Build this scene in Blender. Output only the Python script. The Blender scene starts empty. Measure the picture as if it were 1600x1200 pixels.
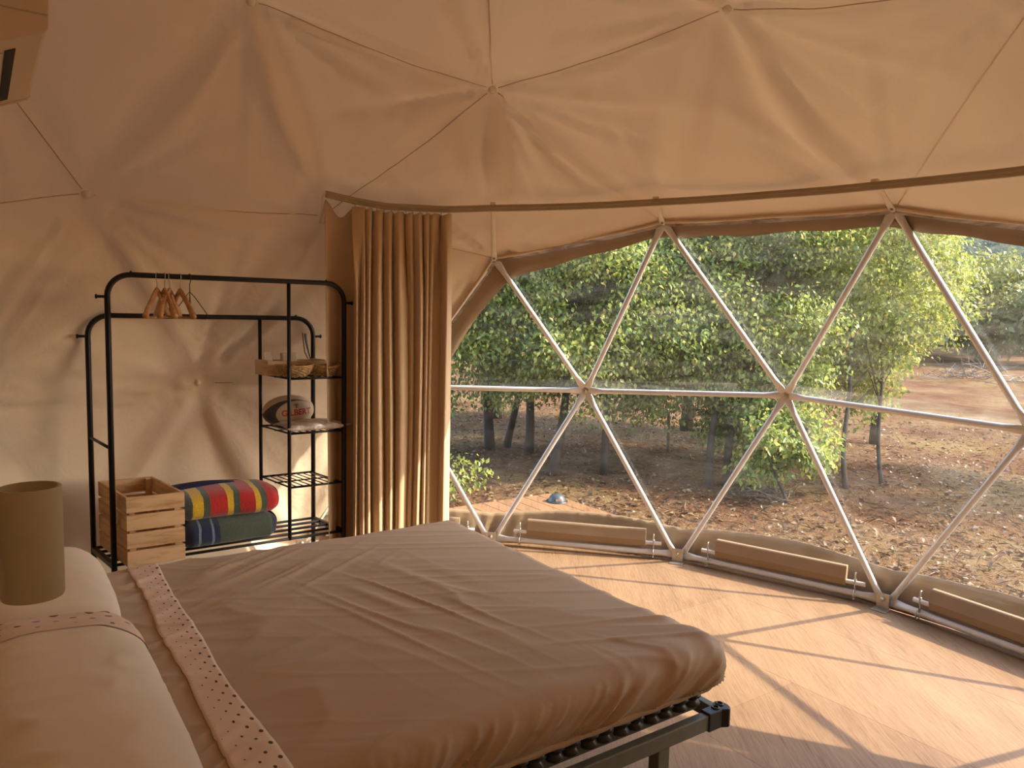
import bpy, math, random
import numpy as np
from mathutils import Matrix, Vector

SC = bpy.context.scene
COL = SC.collection
random.seed(7); RNG = np.random.default_rng(11)
ZB = 0.5488          # height of the dome's sphere centre above the floor
RAD = 3.0            # dome radius

# ------------------------------------------------------------------ camera
CAM = np.array([-2.1108, -0.2082, 1.5544])
FPX = 1200.2
_y, _p, _r = 0.017193, -0.091272, 0.021717
fw = np.array([math.cos(_p)*math.cos(_y), math.cos(_p)*math.sin(_y), math.sin(_p)])
rt = np.array([math.sin(_y), -math.cos(_y), 0.0]); up = np.cross(rt, fw)
rt, up = math.cos(_r)*rt + math.sin(_r)*up, -math.sin(_r)*rt + math.cos(_r)*up
cd = bpy.data.cameras.new('camera'); cd.sensor_fit = 'HORIZONTAL'; cd.sensor_width = 36.0
cd.lens = FPX*36.0/1600.0; cd.clip_start = 0.05; cd.clip_end = 600
co = bpy.data.objects.new('camera', cd); COL.objects.link(co); SC.camera = co
co.matrix_world = Matrix(((rt[0], up[0], -fw[0], CAM[0]), (rt[1], up[1], -fw[1], CAM[1]),
                          (rt[2], up[2], -fw[2], CAM[2]), (0, 0, 0, 1)))

# ------------------------------------------------------------------ sky, sun, exposure
SUN_EL, SUN_AZ = math.radians(37.0), math.radians(-92.3)
w = bpy.data.worlds.new('sky'); SC.world = w; w.use_nodes = True
wn = w.node_tree; wn.nodes.clear()
sky = wn.nodes.new('ShaderNodeTexSky'); sky.sky_type = 'NISHITA'; sky.sun_disc = False
sky.sun_elevation = SUN_EL; sky.sun_rotation = math.radians(90) - SUN_AZ; sky.dust_density = 2.0
bg = wn.nodes.new('ShaderNodeBackground'); bg.inputs['Strength'].default_value = 0.42
wo = wn.nodes.new('ShaderNodeOutputWorld')
wn.links.new(sky.outputs[0], bg.inputs[0]); wn.links.new(bg.outputs[0], wo.inputs[0])
sd = bpy.data.lights.new('sun', 'SUN'); sd.energy = 5.0; sd.angle = math.radians(0.55); sd.color = (1.0, 0.89, 0.73)
so = bpy.data.objects.new('sun', sd); COL.objects.link(so)
sdir = Vector((-math.cos(SUN_EL)*math.cos(SUN_AZ), -math.cos(SUN_EL)*math.sin(SUN_AZ), -math.sin(SUN_EL)))
so.rotation_euler = sdir.to_track_quat('-Z', 'Y').to_euler(); so.location = (0, -8, 9)
SC.view_settings.view_transform = 'Standard'; SC.view_settings.look = 'None'
SC.view_settings.gamma = 1.0; SC.view_settings.use_curve_mapping = False
SC.view_settings.exposure = 1.06
SC.cycles.max_bounces = 10; SC.cycles.diffuse_bounces = 6; SC.cycles.glossy_bounces = 3
SC.cycles.transparent_max_bounces = 12; SC.cycles.caustics_reflective = False; SC.cycles.caustics_refractive = False

# ------------------------------------------------------------------ helpers
N0 = np.array([0.142, -0.801, 0.0]); H = np.array([-0.587, 0.81, 0.0]); H /= np.linalg.norm(H)
EX = np.array([H[1], -H[0], 0.0]); ZV = np.array([0, 0, 1.0])
ANG = math.atan2(EX[1], EX[0])
def L(h, e, z): return N0 + h*H + e*EX + np.array([0, 0, z])      # bed / rack / platform axes
def Rk(h, e, z): return L(h + 0.14*(e-2.655), e, z)                # the rack stands a little askew
def nrm(v): v = np.asarray(v, float); return v/(np.linalg.norm(v)+1e-12)

def vnoise(P, seed=0):
    P = np.asarray(P, float); i = np.floor(P).astype(np.int64); f = P-i; f = f*f*(3-2*f)
    def hsh(a, b, c):
        n = (a*374761393 + b*668265263 + c*2147483647 + seed*974711) & 0xffffffff
        n = ((n ^ (n >> 13))*1274126177) & 0xffffffff
        n = (n ^ (n >> 16)); n = (n*2246822519) & 0xffffffff
        return ((n ^ (n >> 15)) & 0xffff)/65535.0*2-1
    r = 0
    for a in (0, 1):
        for b in (0, 1):
            for c in (0, 1):
                wgt = (f[:, 0] if a else 1-f[:, 0])*(f[:, 1] if b else 1-f[:, 1])*(f[:, 2] if c else 1-f[:, 2])
                r = r + wgt*hsh(i[:, 0]+a, i[:, 1]+b, i[:, 2]+c)
    return r

def origin_of(o):
    t = np.zeros(3)
    while o is not None:
        t += np.array(o.location); o = o.parent
    return t

class MB:
    def __init__(s): s.v = []; s.f = []
    def add(s, verts, faces):
        k = len(s.v); s.v.extend([tuple(map(float, p)) for p in verts]); s.f.extend([tuple(k+i for i in f) for f in faces]); return s
    def box(s, c, half, ax=None):
        ax = ax or (np.array([1., 0, 0]), np.array([0, 1., 0]), ZV)
        c = np.array(c, float); vs = []
        for i in (-1, 1):
            for j in (-1, 1):
                for k in (-1, 1): vs.append(c+i*half[0]*ax[0]+j*half[1]*ax[1]+k*half[2]*ax[2])
        F = [(0, 1, 3, 2), (4, 6, 7, 5), (0, 4, 5, 1), (2, 3, 7, 6), (0, 2, 6, 4), (1, 5, 7, 3)]
        if np.dot(np.cross(ax[0], ax[1]), ax[2]) < 0: F = [f[::-1] for f in F]
        return s.add(vs, F)
    def tube(s, pts, r, n=8, closed=False, caps=True):
        pts = [np.array(p, float) for p in pts]; m = len(pts)
        rs = r if hasattr(r, '__len__') else [r]*m
        t0 = nrm(pts[1]-pts[0]); a = np.cross(t0, ZV if abs(t0[2]) < .9 else np.array([1., 0, 0])); a = nrm(a)
        vs = []
        for i in range(m):
            if closed: t = nrm(pts[(i+1) % m]-pts[i-1])
            else: t = nrm(pts[min(i+1, m-1)]-pts[max(i-1, 0)])
            a = nrm(a-t*np.dot(a, t)); b = np.cross(t, a)
            for k in range(n):
                th = 2*math.pi*k/n; vs.append(pts[i]+rs[i]*(math.cos(th)*a+math.sin(th)*b))
        fs = []
        for i in range(m if closed else m-1):
            for k in range(n):
                i2 = (i+1) % m; fs.append((i*n+k, i*n+(k+1) % n, i2*n+(k+1) % n, i2*n+k))
        if caps and not closed: fs.append(tuple(range(n))[::-1]); fs.append(tuple((m-1)*n+k for k in range(n)))
        return s.add(vs, fs)
    def sweep(s, pts, A, B, ra, rb, n=10):   # elliptical section with axes A,B and per-point radii
        vs = []; m = len(pts)
        for i in range(m):
            for k in range(n):
                th = 2*math.pi*k/n; vs.append(np.array(pts[i])+ra[i]*math.cos(th)*A+rb[i]*math.sin(th)*B)
        fs = [(i*n+k, i*n+(k+1) % n, (i+1)*n+(k+1) % n, (i+1)*n+k) for i in range(m-1) for k in range(n)]
        fs.append(tuple(range(n))[::-1]); fs.append(tuple((m-1)*n+k for k in range(n)))
        return s.add(vs, fs)
    def lathe(s, prof, c, n=24, sx=1, sy=1, ax=None):
        ax = ax or (np.array([1., 0, 0]), np.array([0, 1., 0]), ZV); c = np.array(c, float); vs = []
        for (r, z) in prof:
            for k in range(n):
                th = 2*math.pi*k/n; vs.append(c+r*sx*math.cos(th)*ax[0]+r*sy*math.sin(th)*ax[1]+z*ax[2])
        fs = [(i*n+k, i*n+(k+1) % n, (i+1)*n+(k+1) % n, (i+1)*n+k) for i in range(len(prof)-1) for k in range(n)]
        if prof[0][0] > 1e-5: fs.append(tuple(range(n))[::-1])
        if prof[-1][0] > 1e-5: fs.append(tuple((len(prof)-1)*n+k for k in range(n)))
        return s.add(vs, fs)
    def grid(s, G):       # G[i][j] -> 3-vectors
        G = np.asarray(G); m, n = G.shape[:2]
        return s.add(G.reshape(-1, 3), [(i*n+j, i*n+j+1, (i+1)*n+j+1, (i+1)*n+j) for i in range(m-1) for j in range(n-1)])
    def extrude(s, poly, a, b, d):  # poly of (x,y) in plane axes a,b from base point 0 -> along d ; poly given as 3d points
        n = len(poly); P = [np.array(p, float) for p in poly]
        return s.add(P+[p+d for p in P], [tuple(range(n))[::-1], tuple(range(n, 2*n))]+[(i, (i+1) % n, n+(i+1) % n, n+i) for i in range(n)])

def obj(name, mb, mat, parent=None, smooth=False, bevel=0, solid=0, at=None, autos=False):
    if isinstance(mb, MB):
        me = bpy.data.meshes.new(name)
        org = origin_of(parent) if parent is not None else (np.zeros(3) if at is None else np.array(at, float))
        V = np.array(mb.v)-org
        me.from_pydata(V.tolist(), [], mb.f); me.update()
        me.materials.append(mat)
        if smooth: me.polygons.foreach_set('use_smooth', [True]*len(me.polygons))
    else: me = mb
    o = bpy.data.objects.new(name, me); COL.objects.link(o)
    if parent is not None: o.parent = parent
    elif at is not None: o.location = at
    if bevel:
        b = o.modifiers.new('bevel', 'BEVEL'); b.width = bevel; b.segments = 2; b.limit_method = 'ANGLE'
    if solid:
        b = o.modifiers.new('solid', 'SOLIDIFY'); b.thickness = solid; b.offset = 0
    if autos: me.set_sharp_from_angle(angle=math.radians(40))
    return o
def empty(name, loc, label=None, cat=None, group=None, kind=None):
    o = bpy.data.objects.new(name, None); COL.objects.link(o); o.location = tuple(map(float, loc)); o.empty_display_size = .05
    tag(o, label, cat, group, kind); return o
def tag(o, label=None, cat=None, group=None, kind=None):
    if label: o['label'] = label
    if cat: o['category'] = cat
    if group: o['group'] = group
    if kind: o['kind'] = kind
    return o

# ------------------------------------------------------------------ materials
class NT:
    def __init__(s, name):
        s.m = bpy.data.materials.new(name); s.m.use_nodes = True; s.t = s.m.node_tree
        s.b = s.t.nodes['Principled BSDF']; s.out = s.t.nodes['Material Output']
    def n(s, typ, **kw):
        nd = s.t.nodes.new(typ)
        for k, v in kw.items():
            if k in nd.inputs: nd.inputs[k].default_value = v
            else: setattr(nd, k, v)
        return nd
    def l(s, a, b): s.t.links.new(a, b)
    def math(s, op, a, b=None):
        nd = s.t.nodes.new('ShaderNodeMath'); nd.operation = op
        for i, x in enumerate((a, b)):
            if x is None: continue
            if isinstance(x, (int, float)): nd.inputs[i].default_value = x
            else: s.l(x, nd.inputs[i])
        return nd.outputs[0]
    def ramp(s, fac, stops, interp='LINEAR'):
        nd = s.t.nodes.new('ShaderNodeValToRGB'); cr = nd.color_ramp; cr.interpolation = interp
        while len(cr.elements) < len(stops): cr.elements.new(0.5)
        for e, (p, c) in zip(cr.elements, stops): e.position = p; e.color = (*c, 1)
        s.l(fac, nd.inputs[0]); return nd.outputs[0]
    def coord(s, which='Object', scale=(1, 1, 1), rot=(0, 0, 0)):
        tc = s.t.nodes.new('ShaderNodeTexCoord'); mp = s.t.nodes.new('ShaderNodeMapping')
        mp.inputs['Scale'].default_value = scale; mp.inputs['Rotation'].default_value = rot
        s.l(tc.outputs[which], mp.inputs[0]); return mp.outputs[0]
    def noise(s, vec, scale, detail=4, rough=.55, dist=0):
        nd = s.n('ShaderNodeTexNoise'); nd.inputs['Scale'].default_value = scale; nd.inputs['Detail'].default_value = detail
        nd.inputs['Roughness'].default_value = rough; nd.inputs['Distortion'].default_value = dist
        s.l(vec, nd.inputs['Vector']); return nd.outputs[0]
    def bump(s, hgt, strength=.3, dist=.01):
        nd = s.n('ShaderNodeBump'); nd.inputs['Strength'].default_value = strength; nd.inputs['Distance'].default_value = dist
        s.l(hgt, nd.inputs['Height']); s.l(nd.outputs[0], s.b.inputs['Normal']); return nd.outputs[0]
    def P(s, **kw):
        for k, v in kw.items(): s.b.inputs[k.replace('_', ' ')].default_value = v
        return s
def lin(c): return tuple(((x/255)/12.92 if x/255 <= .04045 else (((x/255)+.055)/1.055)**2.4) for x in c)
def simple(name, col, rough=.5, metal=0.0, var=.12, scale=8.0, bump=0.0, bscale=60, stretch=(1, 1, 1), spec=.5, sheen=0):
    t = NT(name); v = t.coord('Object', stretch); f = t.noise(v, scale)
    d = tuple(c*(1-var) for c in col); u = tuple(min(1, c*(1+var)) for c in col)
    t.l(t.ramp(f, [(.3, d), (.7, u)]), t.b.inputs['Base Color'])
    t.P(Roughness=rough, Metallic=metal); t.b.inputs['Specular IOR Level'].default_value = spec
    if sheen: t.b.inputs['Sheen Weight'].default_value = sheen
    if bump: t.bump(t.noise(v, bscale, 3), bump, .004)
    return t.m

def canvas_mat(name, col, transl, bump=.25):
    t = NT(name); v = t.coord('Object')
    f = t.noise(v, 1.2, 3); c = t.ramp(f, [(.3, tuple(x*.95 for x in col)), (.7, col)])
    df = t.n('ShaderNodeBsdfPrincipled'); df.inputs['Roughness'].default_value = .75; df.inputs['Specular IOR Level'].default_value = .25
    tr = t.n('ShaderNodeBsdfTranslucent'); mx = t.n('ShaderNodeMixShader'); mx.inputs[0].default_value = transl
    t.l(c, df.inputs['Base Color']); tr.inputs['Color'].default_value = (col[0]*.98, col[1]*.88, col[2]*.74, 1)
    w1 = t.noise(v, 9, 5, .6, 1.2); nb = t.n('ShaderNodeBump'); nb.inputs['Strength'].default_value = bump; nb.inputs['Distance'].default_value = .02
    t.l(w1, nb.inputs['Height']); t.l(nb.outputs[0], df.inputs['Normal'])
    t.l(df.outputs[0], mx.inputs[1]); t.l(tr.outputs[0], mx.inputs[2]); t.l(mx.outputs[0], t.out.inputs[0])
    t.t.nodes.remove(t.b); return t.m

def wood(name, base, dark, axis_rot=0, scale=(1, 1, 1), rough=.5, gscale=9, bump=.08):
    t = NT(name); v = t.coord('Object', scale, (0, 0, axis_rot))
    f = t.noise(v, gscale, 6, .6, .6); f2 = t.noise(v, gscale*.25, 2)
    mix = t.math('ADD', t.math('MULTIPLY', f, .65), t.math('MULTIPLY', f2, .35))
    oi = t.n('ShaderNodeObjectInfo'); mix = t.math('ADD', mix, t.math('MULTIPLY', t.math('SUBTRACT', oi.outputs['Random'], .5), .10))
    t.l(t.ramp(mix, [(.33, dark), (.52, base), (.72, tuple(min(1, x*1.12) for x in base))]), t.b.inputs['Base Color'])
    t.P(Roughness=rough); t.bump(f, bump, .002); return t.m

M = {}
M['liner'] = canvas_mat('liner_canvas', (.80, .64, .46), .03, .2)
M['seam'] = simple('seam_thread', (.56, .40, .26), .8)
M['border'] = simple('brown_canvas', (.29, .20, .12), .75, var=.1, scale=5, bump=.2, bscale=25)
M['skirt'] = simple('skirt_canvas', (.40, .28, .165), .6, var=.12, scale=6, bump=.35, bscale=18, stretch=(1, 1, 2.5))
M['pocket'] = simple('pocket_canvas', (.31, .21, .12), .65, var=.06, scale=6, bump=.12, bscale=25)
M['strut'] = simple('painted_tube', (.70, .68, .65), .36, .25, var=.05, scale=20)
M['pvc'] = simple('white_plastic', (.78, .74, .70), .45, 0, var=.04)
M['steel'] = simple('zinc_steel', (.52, .48, .40), .38, .8, var=.2, scale=30)
M['black'] = simple('black_tube', (.006, .0055, .006), .42, 0, var=.2, spec=.4)
M['plastic_black'] = simple('black_plastic', (.03, .028, .027), .4, 0, var=.1)
M['bed_steel'] = simple('green_grey_steel', (.17, .172, .142), .45, .1, var=.08, scale=25)
M['olive'] = simple('olive_lamp_paint', (.50, .44, .31), .45, 0, var=.04, scale=30)
M['ac'] = simple('cream_plastic', (.66, .54, .40), .45, 0, var=.03)
M['hollow'] = simple('dark_hollow', (.008, .007, .006), .7)
M['rail'] = simple('rail_metal', (.42, .33, .21), .5, .1, var=.06)
M['bracket'] = simple('cream_bracket', (.82, .74, .62), .45, .1, var=.06)
M['wall'] = simple('partition_board', (.66, .50, .36), .7, 0, var=.04)
M['wicker'] = simple('wicker', (.42, .27, .12), .65, 0, var=.4, scale=70, bump=.4, bscale=160)
M['paper'] = simple('paper', (.75, .68, .58), .7, 0, var=.03)
M['pine'] = wood('pine', (.66, .43, .23), (.44, .24, .10), 0, (1, 1, 6), .55, 7)
M['palewood'] = wood('pale_wood', (.58, .42, .27), (.44, .29, .17), 0, (1, 1, 6), .6, 9)
M['hanger'] = wood('hanger_wood', (.56, .31, .14), (.40, .20, .08), 0, (3, 3, 1), .4, 16)
M['deck'] = wood('deck_wood', (.27, .135, .055), (.15, .07, .028), ANG, (1.2, 14, 4), .65, 6, .2)
M['trunk'] = simple('bark', (.055, .04, .028), .9, 0, var=.4, scale=14, bump=.7, bscale=40, stretch=(1, 1, .25))
M['copper'] = simple('dark_wire', (.10, .03, .015), .35, .6)
M['chrome'] = simple('bright_wire', (.6, .58, .55), .25, .9)

# floor: pinkish oiled ply with long fine grain (grain runs along the platform's long axis)
def floor_mat():
    t = NT('floor_board'); v = t.coord('Object', (1.3, 24, 1), (0, 0, -ANG)); v2 = t.coord('Object', (.5, 2.2, 1), (0, 0, -ANG))
    f = t.noise(v, 5, 6, .62, .9); g = t.noise(v2, 3, 3); wv = t.noise(t.coord('Object', (3, 60, 1), (0, 0, -ANG)), 6, 3, .6, .4)
    oi = t.n('ShaderNodeObjectInfo')
    s_ = t.math('ADD', t.math('ADD', t.math('MULTIPLY', f, .5), t.math('MULTIPLY', g, .3)), t.math('MULTIPLY', wv, .2))
    s_ = t.math('ADD', s_, t.math('MULTIPLY', t.math('SUBTRACT', oi.outputs['Random'], .5), .07))
    t.l(t.ramp(s_, [(.36, (.17, .09, .043)), (.46, (.255, .148, .075)), (.55, (.31, .188, .098)), (.68, (.355, .225, .122))]), t.b.inputs['Base Color'])
    t.P(Roughness=.52); t.b.inputs['Specular IOR Level'].default_value = .35; t.bump(wv, .06, .001); return t.m
M['floor'] = floor_mat()

def cloth(name, col, bump=.15, transl=0, rough=.7, sheen=.15):
    t = NT(name); v = t.coord('Object'); f = t.noise(v, 3, 3)
    t.l(t.ramp(f, [(.3, tuple(c*.96 for c in col)), (.7, col)]), t.b.inputs['Base Color'])
    t.P(Roughness=rough); t.b.inputs['Sheen Weight'].default_value = sheen; t.b.inputs['Specular IOR Level'].default_value = .3
    t.bump(t.noise(v, 14, 5, .6, 1.0), bump, .006); return t.m
M['sheet'] = cloth('tan_sheet', (.46, .325, .205), .12, rough=.55)
M['pillow'] = cloth('cream_pillowcase', (.78, .67, .52), .1)
M['curtain'] = cloth('curtain_cloth', (.54, .385, .235), .05, rough=.5, sheen=.2)

def dots_mat(name, cols=5):
    t = NT(name); uv = t.n('ShaderNodeUVMap'); sp = t.n('ShaderNodeSeparateXYZ'); t.l(uv.outputs[0], sp.inputs[0])
    u = t.math('MULTIPLY', sp.outputs[0], float(cols)); i = t.math('FLOOR', u); fu = t.math('SUBTRACT', t.math('FRACT', u), .5)
    v = t.math('ADD', sp.outputs[1], t.math('MULTIPLY', i, .5)); fv = t.math('SUBTRACT', t.math('FRACT', v), .5)
    d = t.math('SQRT', t.math('ADD', t.math('MULTIPLY', fu, fu), t.math('MULTIPLY', t.math('MULTIPLY', fv, fv), 4.0)))
    thr = t.math('ADD', t.math('MULTIPLY', i, .045), .05)
    k = t.math('LESS_THAN', d, thr)
    mx = t.n('ShaderNodeMix', data_type='RGBA'); t.l(k, mx.inputs[0])
    mx.inputs[6].default_value = (.72, .55, .42, 1); mx.inputs[7].default_value = (.06, .025, .012, 1)
    t.l(mx.outputs[2], t.b.inputs['Base Color']); t.P(Roughness=.65); t.b.inputs['Sheen Weight'].default_value = .1
    return t.m
M['dots'] = dots_mat('dotted_band')

def film_mat(name, haze, tint=(.95, .95, .93)):
    t = NT(name); t.t.nodes.remove(t.b); v = t.coord('Object', (1, 1, 1))
    tr = t.n('ShaderNodeBsdfTransparent'); tr.inputs[0].default_value = (*tint, 1)
    gl = t.n('ShaderNodeBsdfGlossy'); gl.inputs['Roughness'].default_value = .06
    tl = t.n('ShaderNodeBsdfTranslucent'); tl.inputs[0].default_value = (.85, .8, .7, 1)
    df = t.n('ShaderNodeBsdfDiffuse'); df.inputs[0].default_value = (.8, .76, .68, 1)
    ad = t.n('ShaderNodeMixShader'); ad.inputs[0].default_value = .5; t.l(tl.outputs[0], ad.inputs[1]); t.l(df.outputs[0], ad.inputs[2])
    n1 = t.noise(t.coord('Object', (1, 1, 5), (0.25, .2, 0)), 2.2, 6, .65, .8)
    fac = t.ramp(n1, [(.42, (haze*.25,)*3), (.75, (haze*1.6,)*3)])
    m1 = t.n('ShaderNodeMixShader'); t.l(fac, m1.inputs[0]); t.l(tr.outputs[0], m1.inputs[1]); t.l(ad.outputs[0], m1.inputs[2])
    lw = t.n('ShaderNodeLayerWeight'); lw.inputs[0].default_value = .5
    m2 = t.n('ShaderNodeMixShader'); t.l(t.math('ADD', t.math('MULTIPLY', t.math('POWER', lw.outputs['Facing'], 5.0), .55), .025), m2.inputs[0]); t.l(m1.outputs[0], m2.inputs[1]); t.l(gl.outputs[0], m2.inputs[2])
    t.l(m2.outputs[0], t.out.inputs[0]); return t.m
M['film'] = film_mat('clear_film', .048); M['weld'] = film_mat('film_weld', .13, (.86, .87, .80)); M['zip'] = film_mat('zip_tape', .55, (.7, .66, .6))

def leaf_mat(name, stops, transl=.45):
    t = NT(name); t.t.nodes.remove(t.b); g = t.n('ShaderNodeNewGeometry'); c = t.ramp(g.outputs['Random Per Island'], stops)
    p = t.n('ShaderNodeBsdfPrincipled'); p.inputs['Roughness'].default_value = .42; p.inputs['Specular IOR Level'].default_value = .45
    tr = t.n('ShaderNodeBsdfTranslucent'); mx = t.n('ShaderNodeMixShader'); mx.inputs[0].default_value = transl
    hs = t.n('ShaderNodeHueSaturation'); hs.inputs['Hue'].default_value = .48; hs.inputs['Value'].default_value = 1.7; t.l(c, hs.inputs['Color'])
    t.l(c, p.inputs['Base Color']); t.l(hs.outputs[0], tr.inputs[0]); t.l(p.outputs[0], mx.inputs[1]); t.l(tr.outputs[0], mx.inputs[2]); t.l(mx.outputs[0], t.out.inputs[0])
    return t.m
M['leaf'] = leaf_mat('green_leaf', [(0, (.09, .145, .04)), (.4, (.18, .25, .06)), (.75, (.29, .35, .08)), (.95, (.46, .45, .12)), (1, (.45, .32, .12))])
M['leaf_y'] = leaf_mat('yellow_green_leaf', [(0, (.11, .16, .03)), (.4, (.21, .265, .05)), (.8, (.33, .36, .075)), (1, (.42, .37, .11))], .42)
M['leaf_far'] = leaf_mat('far_leaf', [(0, (.10, .125, .035)), (.5, (.17, .19, .05)), (1, (.25, .25, .075))], .3)
def ground_mat():
    t = NT('dry_ground'); v = t.coord('Object'); a = t.noise(v, .55, 4, .6); b = t.noise(v, 6, 6, .7); c_ = t.noise(v, 38, 4, .7)
    s_ = t.math('ADD', t.math('ADD', t.math('MULTIPLY', a, .5), t.math('MULTIPLY', b, .3)), t.math('MULTIPLY', c_, .2))
    t.l(t.ramp(s_, [(.34, (.075, .028, .013)), (.44, (.155, .068, .032)), (.52, (.215, .12, .055)), (.6, (.28, .19, .085)), (.72, (.32, .23, .115))]), t.b.inputs['Base Color'])
    t.P(Roughness=.95); t.b.inputs['Specular IOR Level'].default_value = .1
    t.bump(t.math('ADD', b, c_), 1.0, .05); return t.m
M['ground'] = ground_mat()
def hill_mat():
    t = NT('hill_scrub'); v = t.coord('Object'); a = t.noise(v, .12, 6, .7); b = t.noise(v, .9, 4, .7)
    s_ = t.math('ADD', t.math('MULTIPLY', a, .5), t.math('MULTIPLY', b, .5))
    t.l(t.ramp(s_, [(.38, (.035, .05, .05)), (.5, (.06, .08, .06)), (.64, (.10, .115, .075))]), t.b.inputs['Base Color']); t.P(Roughness=1)
    t.b.inputs['Specular IOR Level'].default_value = 0; t.bump(b, 1, .8); return t.m
M['hill'] = hill_mat()
M['litter'] = leaf_mat('dry_litter', [(0, (.08, .035, .018)), (.35, (.14, .07, .034)), (.7, (.20, .125, .06)), (1, (.25, .175, .09))], .05)

# ================================================================== GEODESIC DOME (three-frequency, 61 hubs)
phi = math.atan(.5)
T_ = np.array([0, 0, 1.]); B_ = -T_
V_ = [np.array([math.cos(phi)*math.cos(math.radians(72*k)), math.cos(phi)*math.sin(math.radians(72*k)), math.sin(phi)]) for k in range(5)]
W_ = [np.array([math.cos(phi)*math.cos(math.radians(72*k+36)), math.cos(phi)*math.sin(math.radians(72*k+36)), -math.sin(phi)]) for k in range(5)]
big = []
for k in range(5):
    big += [(T_, V_[k], V_[(k+1) % 5]), (V_[k], W_[k], V_[(k+1) % 5]), (W_[k], W_[(k+1) % 5], V_[(k+1) % 5]), (B_, W_[(k+1) % 5], W_[k])]
hubs = []; hidx = {}; faces = []
def hid(p):
    k = tuple(np.round(p, 4)+0.0)
    if k not in hidx: hidx[k] = len(hubs); hubs.append(p)
    return hidx[k]
for (a, b, c) in big:
    g = lambda i, j: hid(nrm((a*(3-i-j)+b*i+c*j)/3))
    for i in range(3):
        for j in range(3-i):
            faces.append((g(i, j), g(i+1, j), g(i, j+1)))
            if i+j < 2: faces.append((g(i+1, j), g(i+1, j+1), g(i, j+1)))
hubs = np.array(hubs)
keep = hubs[:, 2] > -.25
faces = [f for f in faces if all(keep[i] for i in f)]
CEN = np.array([0, 0, ZB])
HP = hubs*RAD + CEN
for i in range(len(HP)):
    if -.25 < hubs[i, 2] < -.1:
        n_ = np.linalg.norm(HP[i, :2]); HP[i] = (HP[i, 0]*2.971/n_, HP[i, 1]*2.971/n_, 0)
AZ = np.degrees(np.arctan2(hubs[:, 1], hubs[:, 0]))
def level(i):
    z = hubs[i, 2]
    return 'base' if z < -.1 else 'mid' if z < .3 else 'row3' if z < .6 else 'row2' if z < .85 else 'top'
def find(lv, az):
    c = [(abs((AZ[i]-az+180) % 360-180), i) for i in range(len(HP)) if keep[i] and level(i) == lv]; return min(c)[1]
winh = {find('row3', a) for a in (0, -22.4, -49.6, -72)} | {find('mid', a) for a in (11.8, -11.8, -36, -60.2, -83.8)} | {find('base', a) for a in (24.2, 0, -24.2, -47.8, -72, -96.2)}
wfaces = [f for f in faces if all(i in winh for i in f)]
lfaces = [f for f in faces if f not in wfaces]
def edges_of(fs):
    s = set()
    for f in fs:
        for a, b in ((0, 1), (1, 2), (2, 0)): s.add(tuple(sorted((f[a], f[b]))))
    return s
PN = []; PD = []
for f in faces:
    a, b, c = [hubs[i]*RAD for i in f]; n_ = nrm(np.cross(b-a, c-a)); n_ = n_ if n_ @ a > 0 else -n_; PN.append(n_); PD.append(n_ @ a)
PN = np.array(PN); PD = np.array(PD)
def poly(d, k=1.0):       # point of the faceted dome in direction d from the sphere centre
    d = nrm(d); q = PN @ d; r = np.min(np.where(q > 1e-3, PD/np.maximum(q, 1e-3), 99)); return CEN + d*r*k
def azdir(az, z):         # direction with azimuth az whose sphere point has height z above floor
    s_ = (z-ZB)/RAD; c = math.sqrt(max(0, 1-s_*s_)); a = math.radians(az); return np.array([c*math.cos(a), c*math.sin(a), s_])

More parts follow.
